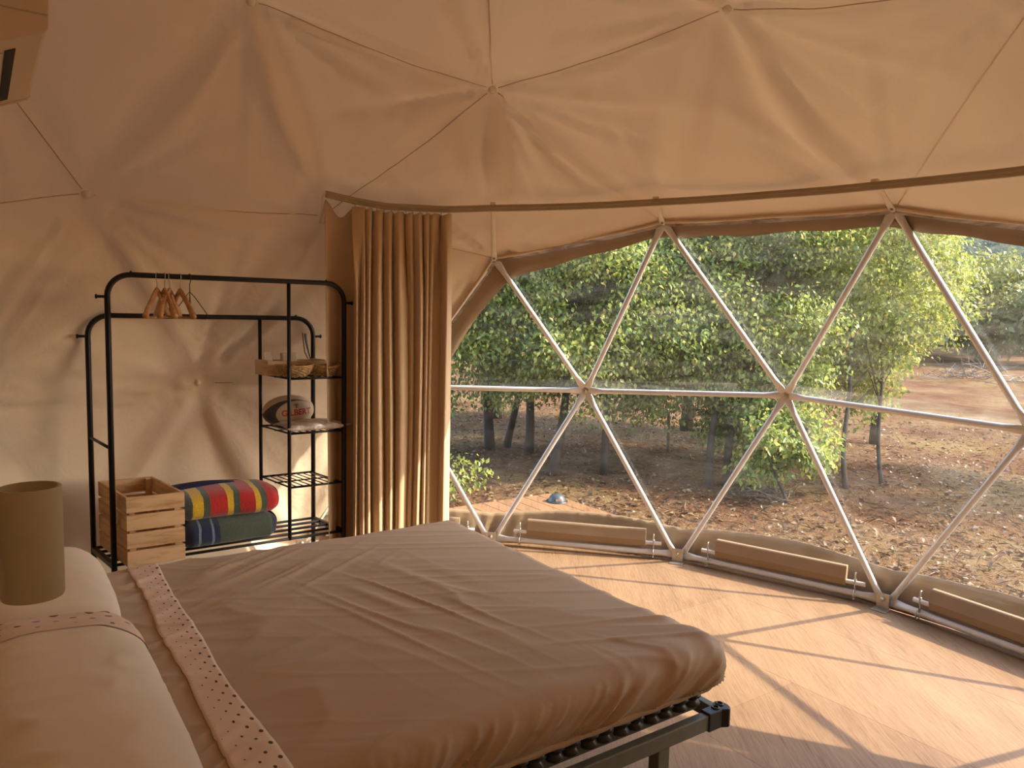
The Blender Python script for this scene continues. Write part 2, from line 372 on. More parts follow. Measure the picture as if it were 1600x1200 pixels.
# --- liner displacement: tension folds around every hub and along untaped edges
lined = edges_of(lfaces); lhubs = sorted({i for f in lfaces for i in f})
seam_edges, fold_edges = [], []
for (a, b) in lined:
    lv = {level(a), level(b)}; za, zb = hubs[a, 2], hubs[b, 2]
    if lv == {'row2'} or lv == {'mid'} or (lv == {'row3'}): seam_edges.append((a, b))
    elif lv == {'row2', 'row3'} and max(za, zb) < .75 and min(za, zb) > .48: seam_edges.append((a, b))
    elif lv == {'row2', 'top'} and min(za, zb) < .75: seam_edges.append((a, b))
    elif lv == {'row3', 'mid'} and max(za, zb) > .48 and min(za, zb) < .18: seam_edges.append((a, b))
    else: fold_edges.append((a, b))
def displace(P):
    P = np.asarray(P, float); n = len(P); out = np.zeros(n)
    inw = (CEN-P); inw /= np.linalg.norm(inw, axis=1)[:, None]
    dmin = np.full(n, 9.); low = np.clip((P[:, 2]-.1)/1.5, .2, 1)
    rg = np.random.default_rng(5)
    nb = {i: [] for i in lhubs}
    for a, b in lined: nb[a].append(b); nb[b].append(a)
    for i in lhubs:
        nr = hubs[i]; t1 = nrm(np.cross(ZV, nr)) if abs(nr[2]) < .99 else np.array([1., 0, 0]); t2 = np.cross(nr, t1)
        q = P-HP[i]; x, y = q @ t1, q @ t2; d = np.sqrt(x*x+y*y); th = np.arctan2(y, x)
        dmin = np.minimum(dmin, d)
        env = np.clip(d/.09, 0, 1)*np.exp(-(d/.62)**1.6)
        if env.max() < 1e-3: continue
        dirs = []
        for j in nb[i]:
            v = HP[j]-HP[i]; a0 = math.atan2(v @ t2, v @ t1)
            for _ in range(4): dirs.append((a0+rg.normal(0, .28), rg.uniform(.028, .075), rg.choice([-1, 1])*rg.uniform(.3, 1.0)))
        for (a0, wd, am) in dirs:
            dl = (th-a0+math.pi) % (2*math.pi)-math.pi
            out += am*.036*env*low*(np.exp(-(dl/wd)**2)-.45*np.exp(-((dl-1.7*wd)/(1.2*wd))**2))
    sag = np.clip((dmin-.02)/.5, 0, 1); sag = sag*sag*(3-2*sag)
    hi = np.clip((P[:, 2]-.9)/1.2, 0, 1)
    out += sag*(.012+.030*hi)
    for k, (a, b) in enumerate(fold_edges):
        A, B = HP[a], HP[b]; ln = np.linalg.norm(B-A); u = (B-A)/ln
        nr = nrm((A+B)/2-CEN); s_ = np.cross(nr, u); q = P-A; t = q @ u; x = q @ s_
        on = np.abs(q @ nr) < .5
        tt = np.clip(t/ln, 0, 1); inside = (t > 0) & (t < ln) & on & (np.abs(x) < .5)
        if not inside.any(): continue
        st = 1.0 if 'row2' in (level(a), level(b)) else .45
        c = .05*math.sin(k*2.3)*np.sin(math.pi*tt)
        wd = .018+.060*np.sin(math.pi*tt); am = st*(.060*np.sin(math.pi*tt)**.6)*(1+.35*math.sin(k*1.7))
        sg = 1 if k % 3 else -1
        prof = np.exp(-((x-c)/wd)**2)-.6*np.exp(-((x-c-sg*1.8*wd)/(1.3*wd))**2)
        out += np.where(inside, am*prof, 0)
    # the cloth stays tight along the window head, behind the curtain rail
    az = np.degrees(np.arctan2(P[:, 1], P[:, 0])); tight = ((az > -100) & (az < 26))*np.exp(-((P[:, 2]-2.13)/.17)**2)
    out *= 1-.85*tight
    out += .012*sag*vnoise(P*1.7, 3)*(1-tight)+.005*sag*vnoise(P*np.array([5, 5, 3.5]), 4)
    return P+inw*out[:, None], inw
key = {}; LV = []; LF = []
NS = 34
for f in lfaces:
    a, b, c = [HP[i] for i in f]
    loc = {}
    for i in range(NS+1):
        for j in range(NS+1-i):
            p = (a*(NS-i-j)+b*i+c*j)/NS; k_ = tuple(np.round(p, 4))
            if k_ not in key: key[k_] = len(LV); LV.append(p)
            loc[i, j] = key[k_]
    for i in range(NS):
        for j in range(NS-i):
            LF.append((loc[i, j], loc[i, j+1], loc[i+1, j]))
            if i+j < NS-1: LF.append((loc[i+1, j], loc[i, j+1], loc[i+1, j+1]))
LV, _ = displace(np.array(LV))
dome = empty('wall_canvas', (0, 0, 0), 'tan canvas liner of the dome tent, stretched into folds around buttons', None, None, 'structure')
mb = MB(); mb.v = [tuple(p) for p in LV]; mb.f = LF
obj('canvas_liner', mb, M['liner'], dome, smooth=True)
for (a, b) in seam_edges:
    if hubs[a, 0] < -.6 or hubs[b, 0] < -.6: continue
    t = np.linspace(0, 1, 35)[1:-1, None]; p = HP[a]*(1-t)+HP[b]*t; q, iw = displace(p)
    obj('seam', MB().tube(q+iw*.0012, .0024, 5), M['seam'], dome, smooth=True)
for i in lhubs:
    if hubs[i, 0] < -.5 or level(i) == 'base': continue
    if level(i) == 'row3' and i in winh: continue
    nr = hubs[i]; t1 = nrm(np.cross(ZV, nr)) if abs(nr[2]) < .99 else np.array([1., 0, 0]); t2 = np.cross(nr, t1)
    obj('hub_button', MB().lathe([(.0, .020), (.008, .019), (.013, .014), (.015, .006), (.017, .004), (.017, -.002)], HP[i]-nr*.004, 14, ax=(t1*1.25, -t2*1.25, -nr)), M['bracket'], dome, smooth=True)

# ================================================================== FLOOR
floor = empty('floor', (0, 0, 0), 'pinkish plywood floor of the dome, sunlit beside the window', None, None, 'structure')
def clip_circle(h0, h1, e0, e1, R=3.0):
    c = np.array([0, 0, 0]); hc, ec = (c-N0) @ H, (c-N0) @ EX
    pts = []
    def erange(h):
        d = R*R-(h-hc)**2
        if d <= 0: return None
        r = math.sqrt(d); return max(e0, ec-r), min(e1, ec+r)
    lo, hi = [], []
    for h in np.linspace(h0, h1, 9):
        q = erange(h)
        if q and q[1]-q[0] > .005: lo.append((h, q[0])); hi.append((h, q[1]))
    if len(lo) < 2: return None
    return lo+hi[::-1]
row = 0
h0 = -2.30
while h0 < 3.8:
    h1 = h0+.635; off = (row*0.83) % 2.44
    e0 = -2.8-off
    while e0 < 3.5:
        pl = clip_circle(h0+.0006, h1-.0006, e0+.0006, e0+2.44-.0006)
        if pl:
            m_ = MB().extrude([L(h, e, -.018) for h, e in pl], None, None, np.array([0, 0, .018]))
            # orientation: keep outward normals
            obj('floor_board', m_, M['floor'], floor)
        e0 += 2.44
    h0 = h1; row += 1
obj('subfloor', MB().lathe([(3.02, -.019), (3.02, -.0185)], (0, 0, 0), 96), M['deck'], floor)

# ================================================================== WINDOW: film, weld, zip, border, skirt
win = empty('window_1', (2.4, -1.7, 0), 'wide arched clear plastic window between tent and garden', None, None, 'structure')
for f in wfaces:
    P3 = [CEN+(HP[i]-CEN)*1.012 for i in f]
    a, b, c = P3
    if np.cross(b-a, c-a) @ ((a+b+c)/3-CEN) < 0: b, c = c, b
    obj('pane', MB().add([a, b, c], [(0, 1, 2)]), M['film'], win)
mids = [find('mid', a) for a in (11.8, -11.8, -36, -60.2, -83.8)]
for a, b in zip(mids[:-1], mids[1:]):
    G = [[CEN+(HP[a]*(1-t)+HP[b]*t+np.array([0, 0, dz])-CEN)*k for dz, k in ((.0, 1.0105), (.062, 1.009))] for t in np.linspace(0, 1, 8)]
    obj('weld_band', MB().grid(G), M['weld'], win)
arch = [(0, 2.038), (8.5, 2.028), (13.7, 2.012), (20.1, 1.963), (25.2, 1.912), (30.3, 1.842), (33.7, 1.77), (36.2, 1.665), (38.3, 1.53), (40.1, 1.391), (41.9, 1.246), (45, 1.0), (49, .62), (53, .2), (56, -.02)]
ap = np.array([(-a, z) for a, z in arch[:0:-1]]+arch)
td = [0]
for i in range(1, len(ap)): td.append(td[-1]+math.hypot((ap[i, 0]-ap[i-1, 0])*.05, ap[i, 1]-ap[i-1, 1]))
td = np.array(td); ts = np.linspace(0, td[-1], 120); aa = np.interp(ts, td, ap[:, 0]); az_z = np.interp(ts, td, ap[:, 1])
wc = azdir(-36, .55)
inner, outer = [], []
for a_, z_ in zip(aa, az_z):
    d = azdir(-36+a_, z_); away = d-wc*(d @ wc); away = nrm(away)
    inner.append(poly(d, 1.007)); k_ = .02
    while k_ < .3:
        q_ = PN @ nrm(d+away*k_); fi = int(np.argmin(np.where(q_ > 1e-3, PD/np.maximum(q_, 1e-3), 99)))
        if faces[fi] not in wfaces: break
        k_ += .004
    outer.append(poly(nrm(d+away*(k_+.012)), 1.007))
G = [[o*(1-t)+i*t for t in (0, .33, .66, 1)] for i, o in zip(inner, outer)]
G = np.array(G); wob = .006*np.sin(np.arange(len(G))*.9)+.005*np.sin(np.arange(len(G))*.37)
G[:, 3, 2] += wob
obj('border', MB().grid(G), M['border'], win, smooth=True, solid=.006)
# clear zip tape and canvas hem along the liner's cut edge
rim = [find('base', 24.2), find('mid', 11.8), find('row3', 0), find('row3', -22.4), find('row3', -49.6), find('row3', -72), find('mid', -83.8), find('base', -96.2)]
for a, b in zip(rim[:-1], rim[1:]):
    A, B = HP[a], HP[b]; nr = nrm((A+B)/2-CEN); u = nrm(B-A); s_ = np.cross(nr, u); s_ = s_ if s_ @ (HP[find('mid', -36)]-(A+B)/2) > 0 else -s_
    n_ = 14; tt = np.linspace(0, 1, n_)
    up_ = [A*(1-t)+B*t-nr*.012+s_*(-.006+.010*math.sin(math.pi*t)) for t in tt]
    G = [[p, p+s_*.030+nr*.010] for p in up_]
    obj('zip_tape', MB().grid(G), M['zip'], win, solid=.002)
    obj('hem', MB().tube([p-nr*.004-s_*.004+s_*.004*math.sin(9*t) for p, t in zip(up_, tt)], .0075, 8), M['liner'], win, smooth=True)
# skirt
bases = [find('base', a) for a in (24.2, 0, -24.2, -47.8, -72, -96.2)]
azs = np.linspace(24.2, -96.2, 220)
bz = np.array([AZ[b] for b in bases])
G = []
for a_ in azs:
    db = np.min(np.abs(bz-a_)); bay = min(1, db/10)
    ztop = .195+.045*bay**.8+.0015*math.sin(a_*.6)
    rowp = []
    for t in np.linspace(0, 1, 9):
        z = -.015+t*(ztop+.015)
        pol = np.array([math.cos(math.radians(a_)), math.sin(math.radians(a_))])
        nearest = bases[int(np.argmin(np.abs(bz-a_)))]
        wr = .012*math.sin(a_*3.1+t*4)*math.sin(math.pi*t)*np.exp(-db/5)+.005*math.sin(a_*6.7-t*7)*math.sin(math.pi*t)
        r = 3.015+.02*t+wr
        rowp.append((r*pol[0], r*pol[1], z))
    G.append(rowp)
trim = empty('trim_1', (2.5, -1.7, 0), 'brown canvas skirt along the bottom of the window', None, None, 'structure')
obj('skirt', MB().grid(G), M['skirt'], trim, smooth=True, solid=.004)

# ================================================================== FRAME
frame = empty('dome_frame', HP[find('base', -24.2)], 'white steel tube lattice of triangles inside the clear arched window', 'frame')
wed = edges_of(wfaces)
def strut(a, b, name='strut', r=.0165, gap=.016, drop=0.0):
    A, B = HP[a]+np.array([0, 0, drop]), HP[b]+np.array([0, 0, drop]); u = nrm(B-A); ln = np.linalg.norm(B-A); nr = nrm((A+B)/2-CEN); nr = nrm(nr-u*(nr @ u)); s_ = np.cross(u, nr)
    ds = [gap, gap+.01, .055, .085, .12]; ds = ds+[ln-d for d in ds[::-1]]
    fl = [0, 0, 0, .5, 1]; fl = fl+fl[::-1]
    pts = [A+u*d for d in ds]
    ra = [r*(1.38-.38*k) if i not in (0, 9) else r*1.1 for i, k in enumerate(fl)]; rb = [r*(.22+.78*k) for k in fl]
    return obj(name, MB().sweep(pts, s_, nr, ra, rb, 14), M['strut'], frame, smooth=True)
rimset = {tuple(sorted(e)) for e in zip(rim[:-1], rim[1:])}
for e in sorted(wed):
    lv = {level(e[0]), level(e[1])}
    if lv == {'base'}: strut(*e, name='base_strut', r=.019, gap=.03, drop=.042)
    elif lv == {'row3'}: continue
    else: strut(*e)
for i in sorted(winh):
    nr = hubs[i]; t1 = nrm(np.cross(ZV, nr)); t2 = np.cross(nr, t1)
    if level(i) == 'mid':
        obj('hub_bolt', MB().lathe([(.026, 0), (.026, .004), (.012, .005), (.012, .013), (.007, .014), (.007, .024), (.0, .025)], HP[i]-nr*.004, 12, ax=(t1, -t2, -nr)), M['steel'], frame)
    if level(i) == 'base':
        rv = nrm([hubs[i, 0], hubs[i, 1], 0]); tv = np.cross(ZV, rv); c = HP[i]
        m_ = MB()
        m_.box(c-rv*.034+ZV*.045, (.034, .003, .043), (tv, rv, ZV)); m_.box(c-rv*.062+ZV*.003, (.042, .030, .003), (tv, rv, ZV))
        m_.lathe([(.014, 0), (.014, .008), (.008, .009), (.008, .018), (.0, .019)], c-rv*.037+ZV*.058, 10, ax=(tv, ZV, -rv))
        obj('base_bracket', m_, M['steel'], frame, bevel=.002)

# pockets and the plastic pipes clamped down to the base tube
spots = ['beside the curtain', 'in front of the timber deck corner', 'in the middle of the window bottom', 'at the far right end of the window']
for k, (a, b) in enumerate(zip(bases[0:4], bases[1:5])):
    if k == 0: k0 = .56
    A, B = HP[a], HP[b]; u = nrm(B-A); ln = np.linalg.norm(B-A); mid = (A+B)/2; rv = nrm([mid[0], mid[1], 0]); bow = rv*.012
    p0, p1 = (.2, .83); z = .132
    P0, P1 = A+u*ln*p0+rv*.01+ZV*z, A+u*ln*p1+rv*.01+ZV*z
    prof = [(-.006, -.056), (-.022, -.052), (-.028, -.012), (-.020, .016), (-.012, .048), (-.004, .056), (.02, .056), (.02, -.056)]
    m_ = MB().extrude([P0+rv*x+ZV*y for x, y in prof], None, None, P1-P0)
    obj('pocket', m_, M['pocket'], trim, bevel=.004)
    q0, q1 = P0-u*.09, P1+u*.10
    pt = empty('pocket_pipe', (q0+q1)/2, 'white plastic pipe held in the skirt pocket '+spots[k], 'pipe', 'pipes clamped along the window skirt')
    dz = ZV*-.03-rv*.008
    obj('pipe', MB().tube([q0+dz, q1+dz], .0125, 12), M['pvc'], pt, smooth=True, autos=True)
    for q, s_ in ((q0+u*.045, 1), (q1-u*.05, -1)):
        c = q+dz-rv*.006; m_ = MB().tube([c+ZV*.062-rv*.004, c+ZV*.058-rv*.012, c+ZV*.03-rv*.012, c-rv*.014, c-ZV*.03-rv*.006, np.array([c[0], c[1], .05])-rv*.02], .0042, 8)
        m_.lathe([(.009, 0), (.009, .008)], c+ZV*.02-rv*.012, 6)
        base = np.array([c[0], c[1], .042]) - rv*.02
        m_.tube([base+rv*.03*math.sin(t)*.75-ZV*(.026*math.cos(t)) for t in np.linspace(-.4, 2*math.pi-.9, 14)], .0038, 6)
        obj('bolt', m_, M['steel'], pt, smooth=True)

# ================================================================== CURTAIN RAIL + CURTAIN
RR = 2.355
rz = np.array([(-96, 2.17), (-72, 2.150), (-65, 2.154), (-59, 2.165), (-51, 2.176), (-37, 2.183), (-23.4, 2.179), (-11.5, 2.167), (0, 2.154), (6.2, 2.140), (14.9, 2.142), (19, 2.163), (22.7, 2.188)])
def rail_z(a): return np.interp(a, rz[:, 0], rz[:, 1])
def railp(a, r=RR, dz=0): return np.array([r*math.cos(math.radians(a)), r*math.sin(math.radians(a)), rail_z(a)+dz])
rail = empty('curtain_rail', railp(-36), 'curved beige curtain rail running along the top of the window', 'rail')
G = []
for a_ in np.linspace(22.8, -96, 90):
    G.append([railp(a_, RR+x, y) for x, y in ((-.011, -.019), (-.011, -.004), (-.015, -.002), (-.015, .003), (-.011, .005), (-.011, .017), (.011, .017), (.011, -.019), (-.011, -.019))])
obj('track', MB().grid(np.array(G)), M['rail'], rail, autos=True)
for a_, lvv in ((0, 'row3'), (-22.4, 'row3'), (-49.6, 'row3'), (-72, 'row3')):
    hp = HP[find(lvv, a_)]; top = railp(a_, RR+.004, .03); nr = nrm(hp-CEN); bot = hp-nr*.032+ZV*.012
    u = nrm(bot-top); s_ = nrm(np.cross(u, nr)); n2 = np.cross(s_, u)
    pts = [top, top+u*.05, top*.7+bot*.3, top*.3+bot*.7, bot-u*.0, bot+u*.018]
    obj('strap', MB().sweep(pts, s_, n2, [.016, .016, .012 if np.linalg.norm(bot-top) > .2 else .016, .014, .017, .010], [.003, .003, .006, .006, .003, .003], 12), M['bracket'], rail, smooth=True)
    obj('strap_bolt', MB().lathe([(.009, 0), (.009, .006), (.005, .007), (.005, .013), (0, .014)], bot-n2*0-nr*.003, 10, ax=(s_, np.cross(s_, -nr)*-1, -nr)), M['steel'], rail)
    obj('clamp', MB().box(railp(a_, RR+.006, .024), (.016, .012, .008), (s_, nrm([math.cos(math.radians(a_)), math.sin(math.radians(a_)), 0]), ZV)), M['bracket'], rail, bevel=.003)
e0 = railp(22.7); rv = nrm([e0[0], e0[1], 0]); tv = np.cross(ZV, rv)
m_ = MB().tube([e0+ZV*.012+tv*.004, e0+tv*.014-ZV*.02+rv*.01, e0+tv*.016-ZV*.11+rv*.05, e0+tv*.014-ZV*.15+rv*.075], [.013, .010, .010, .016], 8)
obj('end_bracket', m_, M['bracket'], rail, smooth=True)
cur = empty('curtain', (RR*math.cos(.21), RR*math.sin(.21), .03), 'tan pleated curtain drawn aside between clothes rack and window', 'curtain')
NU, NZ = 420, 60
us = np.linspace(0, 1, NU); npl = 10.0
rg = np.random.default_rng(3); jit = np.interp(us, np.linspace(0, 1, 12), rg.normal(0, .20, 12))
G = np.zeros((NZ, NU, 3)); ampv = np.interp(us, np.linspace(0, 1, 14), rg.uniform(.55, 1.25, 14))
for k, t in enumerate(np.linspace(0, 1, NZ)):      # t=0 heading, t=1 hem
    ph = 2*math.pi*(npl*us+jit*(.6+1.0*min(1, t*4)))+.5*np.sin(3*t+us*5)*min(1, t*5)
    head = math.exp(-(t/.045)**2); pin = math.exp(-((t-.07)/.025)**2)
    am = (.040*(1-head)+.026*head)*(1-.35*pin)*ampv
    wave = (2*np.abs(np.sin(ph/2))**1.0-1)+.18*np.sin(2*ph+.8+t)*(1-head)
    sharp = wave
    a_ = 19.2-us*13.4+(.20*np.sin(ph))+.45*np.sin(2.6*t+us*7)*min(1, t*2)*us*(1-us)*2
    a_ = a_+(us-.35)*.9*(-t)*.5
    r = RR-.012-am*sharp-.012*t
    top = rail_z(0)-.045-.0
    zt = np.array([rail_z(x) for x in a_])-.034-.006*np.sin(ph)
    z = zt*(1-t)+.03*t
    G[k, :, 0] = r*np.cos(np.radians(a_)); G[k, :, 1] = r*np.sin(np.radians(a_)); G[k, :, 2] = z
obj('pleated_panel', MB().grid(G), M['curtain'], cur, smooth=True, solid=.003)
G = np.zeros((50, 40, 3))
for k, t in enumerate(np.linspace(0, 1, 50)):
    u_ = np.linspace(0, 1, 40); a_ = 22.9-u_*4.6-.6*t*(1-u_); r = RR+.01+.11*np.sin(math.pi*u_)*min(1, .25+t*2)-.02*np.cos(u_*2*math.pi)*t+.012*np.sin(u_*14+t*2)*t
    zt = np.array([rail_z(x) for x in a_])-.03-.075*np.sin(math.pi*np.clip(u_*1.1, 0, 1))**2
    G[k, :, 0] = r*np.cos(np.radians(a_)); G[k, :, 1] = r*np.sin(np.radians(a_)); G[k, :, 2] = zt*(1-t)+.03*t
obj('end_panel', MB().grid(G), M['curtain'], cur, smooth=True, solid=.003)
for k in range(14):
    a_ = 18.9-k*.98; p = railp(a_, RR-.004, -.02)
    obj('curtain_hook', MB().tube([p+ZV*.006, p-ZV*.004+np.array([-.006, 0, 0]), p-ZV*.014, p-ZV*.03+np.array([.004, 0, 0])], .0026, 6), M['steel'], cur, smooth=True)

# ================================================================== BED
bed = empty('bed_frame', L(.95, .8, 0), 'grey green steel slatted bed base with black corner cap', 'bed frame')
hax = (H, EX, ZV)
for e_ in (.0, 1.6): obj('side_rail', MB().box(L(.90, e_, .338), (.945, .015, .024), hax), M['bed_steel'], bed, bevel=.004)
for h_ in (-.035, 1.84): obj('end_rail', MB().box(L(h_, .8, .338), (.015, .785, .022), hax), M['bed_steel'], bed, bevel=.004)
for e_ in (.055, 1.545): obj('slat_rail', MB().box(L(.92, e_, .374), (.90, .013, .018), hax), M['bed_steel'], bed, bevel=.004)
obj('centre_rail', MB().box(L(.90, .8, .345), (.92, .015, .02), hax), M['bed_steel'], bed, bevel=.004)
for h_ in (.20, 1.70):
    for e_ in (.022, 1.578): obj('leg', MB().box(L(h_, e_, .157), (.024, .020, .157), hax), M['bed_steel'], bed, bevel=.004)
for e_, sgn in ((.0, -1), (1.6, 1)):
    m_ = MB(); c = L(-.043, e_, .340)
    pr_ = [(.075, -.018), (.075, .019), (.02, .019)] + [(-.022*math.cos(t)-.0, .03*math.sin(t)*1.0+.0) for t in np.linspace(math.pi/2, -math.pi/2, 9)] + [(.02, -.018)]
    m_.extrude([c+H*x+EX*y*(-sgn)*-1-ZV*.030 for x, y in pr_], None, None, ZV*.058)
    cap = obj('corner_cap', m_, M['plastic_black'], bed, bevel=.003)
    for dx, dy in ((.0, .008), (.028, .0)):
        obj('cap_ring', MB().tube([c+H*(dx+.010*math.cos(t))+EX*(dy+.010*math.sin(t))+ZV*.029 for t in np.linspace(0, 2*math.pi, 15)[:-1]], .0035, 6, closed=True), M['plastic_black'], cap, smooth=True)
nsl = 15
for k in range(nsl):
    h_ = .075+k*.119
    G = [[L(h_+x, .06+t*1.48, .395+.012*math.sin(math.pi*t)) for x in (-.026, .026)] for t in np.linspace(0, 1, 12)]
    obj('slat', MB().grid(G), M['palewood'], bed, solid=.008)
    for e_ in (.055, 1.545):
        m_ = MB(); c = L(h_, e_, .398)
        for x in (-.027, .027):
            m_.lathe([(.0, -.022), (.027, -.022), (.032, -.012), (.024, -.004), (.024, .004), (.034, .012), (.030, .022), (.0, .023)], c+H*x, 12, sx=1, sy=1.25, ax=(H, EX, ZV))
        obj('slat_holder', m_, M['plastic_black'], bed, smooth=True)
# mattress with a stretched sheet
BH, BE, BZ0, BZ1 = (-.045, 1.862), (-.014, 1.632), .422, .585
def bed_surf(S):       # S: points on a box surface in (h,e,z) -> rounded and wrinkled
    c = np.array([(BH[0]+BH[1])/2, (BE[0]+BE[1])/2, (BZ0+BZ1)/2]); b = np.array([(BH[1]-BH[0])/2, (BE[1]-BE[0])/2, (BZ1-BZ0)/2])
    rr = np.array([.07, .07, .07]); q = S-c; iq = np.clip(q, -(b-rr), b-rr); d = q-iq; dn = d/rr
    ln = np.linalg.norm(dn, axis=1); ln[ln < 1e-9] = 1; n = dn/ln[:, None]
    p = iq+n*rr; nn = n/rr; nn /= np.linalg.norm(nn, axis=1)[:, None]
    h, e, z = p[:, 0]+c[0], p[:, 1]+c[1], p[:, 2]+c[2]
    top = np.clip(nn[:, 2], 0, 1); side = 1-top
    rot = lambda a: (h*math.cos(a)+e*math.sin(a), -h*math.sin(a)+e*math.cos(a))
    out = np.zeros(len(h))
    out += top*.006*vnoise(np.stack([h*1.6, e*1.6, z*0], 1), 21)
    # long drag wrinkles from the near foot corner and across the middle
    x, y = rot(math.radians(28)); m1 = np.clip(vnoise(np.stack([h*1.3+5, e*1.3, z*0], 1), 22)*1.2+.45, 0, 1)
    w1 = 1-np.abs(vnoise(np.stack([x*1.1, y*17, z*0], 1), 23)); out += top*.0065*m1*(w1**3.5)
    x, y = rot(math.radians(-35)); m2 = np.exp(-(((h-.95)/.42)**2+((e-1.35)/.33)**2)); w2 = 1-np.abs(vnoise(np.stack([x*2.2, y*19, z*0], 1), 24)); out += top*.012*m2*w2**2.8
    x, y = rot(math.radians(75)); m3 = np.exp(-(((h-.62)/.28)**2+((e-.75)/.42)**2)); w3 = 1-np.abs(vnoise(np.stack([x*2.0, y*17, z*0], 1), 25)); out += top*.009*m3*w3**2.8
    m4 = np.exp(-((h-1.42)/.10)**2); w4 = 1-np.abs(vnoise(np.stack([h*5, (e+.5*h)*16, z*0], 1), 26)); out += top*.011*m4*w4**2.8
    m5 = np.exp(-((h-1.10)/.13)**2); w5 = 1-np.abs(vnoise(np.stack([h*3, (e+.3*h)*9, z*0], 1), 31)); out += top*.008*m5*w5**2.8
    # gathered folds on the sides
    per = h-e
    sk = per*1.0+(z-BZ1)*(.9+1.3*np.exp(-h/.5))
    w6 = 1-np.abs(vnoise(np.stack([sk*24, z*1.2, h*0+e*.3], 1), 27)); w7 = 1-np.abs(vnoise(np.stack([sk*46, z*1.5, h*0], 1), 28))
    sm = np.clip((BZ1-.012-z)/.07, 0, 1)*np.clip((z-BZ0+.004)/.035, 0, 1)
    out += sm*(.017*w6**3+.007*w7**2.5)-.007*sm
    # foot corner: gathered ridges running over the corner
    dc = np.sqrt((h-.03)**2+(e-.05)**2); mc = np.exp(-(dc/.22)**2); an = np.arctan2(e-.35, h-.35)
    out += np.clip((z-BZ0)/.05, 0, 1)*mc*.018*(1-np.abs(vnoise(np.stack([an*5.5+z*8, dc*2, z*0], 1), 29)))**2
    out += .004*side*vnoise(np.stack([h*6, e*6, z*6], 1), 30)
    out *= np.clip((S[:, 2]-BZ0)/.04, 0, 1)
    hh, ee, zz = h+nn[:, 0]*out, e+nn[:, 1]*out, z+nn[:, 2]*out
    return N0+hh[:, None]*H+ee[:, None]*EX+zz[:, None]*ZV
def box_grid():
    V, F = [], []; idx = {}
    step = .0085
    nh, ne, nz = int((BH[1]-BH[0])/step), int((BE[1]-BE[0])/step), 30
    hs, es, zs = np.linspace(*BH, nh), np.linspace(*BE, ne), np.linspace(BZ0, BZ1, nz)
    def g(p):
        k = tuple(np.round(p, 5))
        if k not in idx: idx[k] = len(V); V.append(p)
        return idx[k]
    def patch(fn, A, B, flip):
        ids = [[g(fn(a, b)) for b in B] for a in A]
        for i in range(len(A)-1):
            for j in range(len(B)-1):
                q = (ids[i][j], ids[i+1][j], ids[i+1][j+1], ids[i][j+1]); F.append(q[::-1] if flip else q)
    patch(lambda a, b: (a, b, BZ1), hs, es, True)
    patch(lambda a, b: (BH[0], a, b), es, zs, False); patch(lambda a, b: (BH[1], a, b), es, zs, True)
    patch(lambda a, b: (a, BE[0], b), hs, zs, True); patch(lambda a, b: (a, BE[1], b), hs, zs, False)
    return np.array(V), F
V, F = box_grid()
mat_ = empty('mattress', L(.95, .81, .405), 'thick mattress under a stretched wrinkled tan sheet on the bed', 'mattress')
mb = MB(); mb.v = [tuple(p) for p in bed_surf(V)]; mb.f = F
sheet = obj('fitted_sheet', mb, M['sheet'], mat_, smooth=True)
_pp = [(h, BE[0], BZ0) for h in np.linspace(BH[0], BH[1], 60)]+[(BH[1], e, BZ0) for e in np.linspace(BE[0], BE[1], 50)[1:]]+[(h, BE[1], BZ0) for h in np.linspace(BH[1], BH[0], 60)[1:]]+[(BH[0], e, BZ0) for e in np.linspace(BE[1], BE[0], 50)[1:-1]]
_pq = bed_surf(np.array(_pp)); obj('elastic_hem', MB().tube([p-ZV*.002+ZV*.002*math.sin(i*1.9) for i, p in enumerate(_pq)], .012, 8, closed=True), M['sheet'], sheet, smooth=True)
obj('underside', MB().box(L(.91, .81, .425), (.87, .75, .02), hax), M['plastic_black'], mat_)
nb_, na_ = 12, 170
G = np.zeros((na_, nb_, 3)); uvs = np.zeros((na_, nb_, 2))
es_ = np.linspace(.02, 1.625, na_)
for i, e_ in enumerate(es_):
    hc = 1.335+.010*math.sin(e_*3.1); hw = .047+.004*math.sin(e_*9)+.012*max(0, .5-e_)
    hb = hc-hw+(2*hw)*np.linspace(0, 1, nb_)
    G[i] = bed_surf(np.stack([hb, np.full(nb_, e_), np.full(nb_, BZ1)], 1))+ZV*.0035
    uvs[i, :, 0] = 1-np.linspace(0, 1, nb_); uvs[i, :, 1] = e_/.062
band = obj('dotted_band', MB().grid(G), M['dots'], sheet, smooth=True, solid=.003); tag(band, 'pale band printed with dark dots')
uvl = band.data.uv_layers.new(name='UVMap'); fl = uvs.reshape(-1, 2)
for lp in band.data.loops: uvl.data[lp.index].uv = fl[lp.vertex_index]

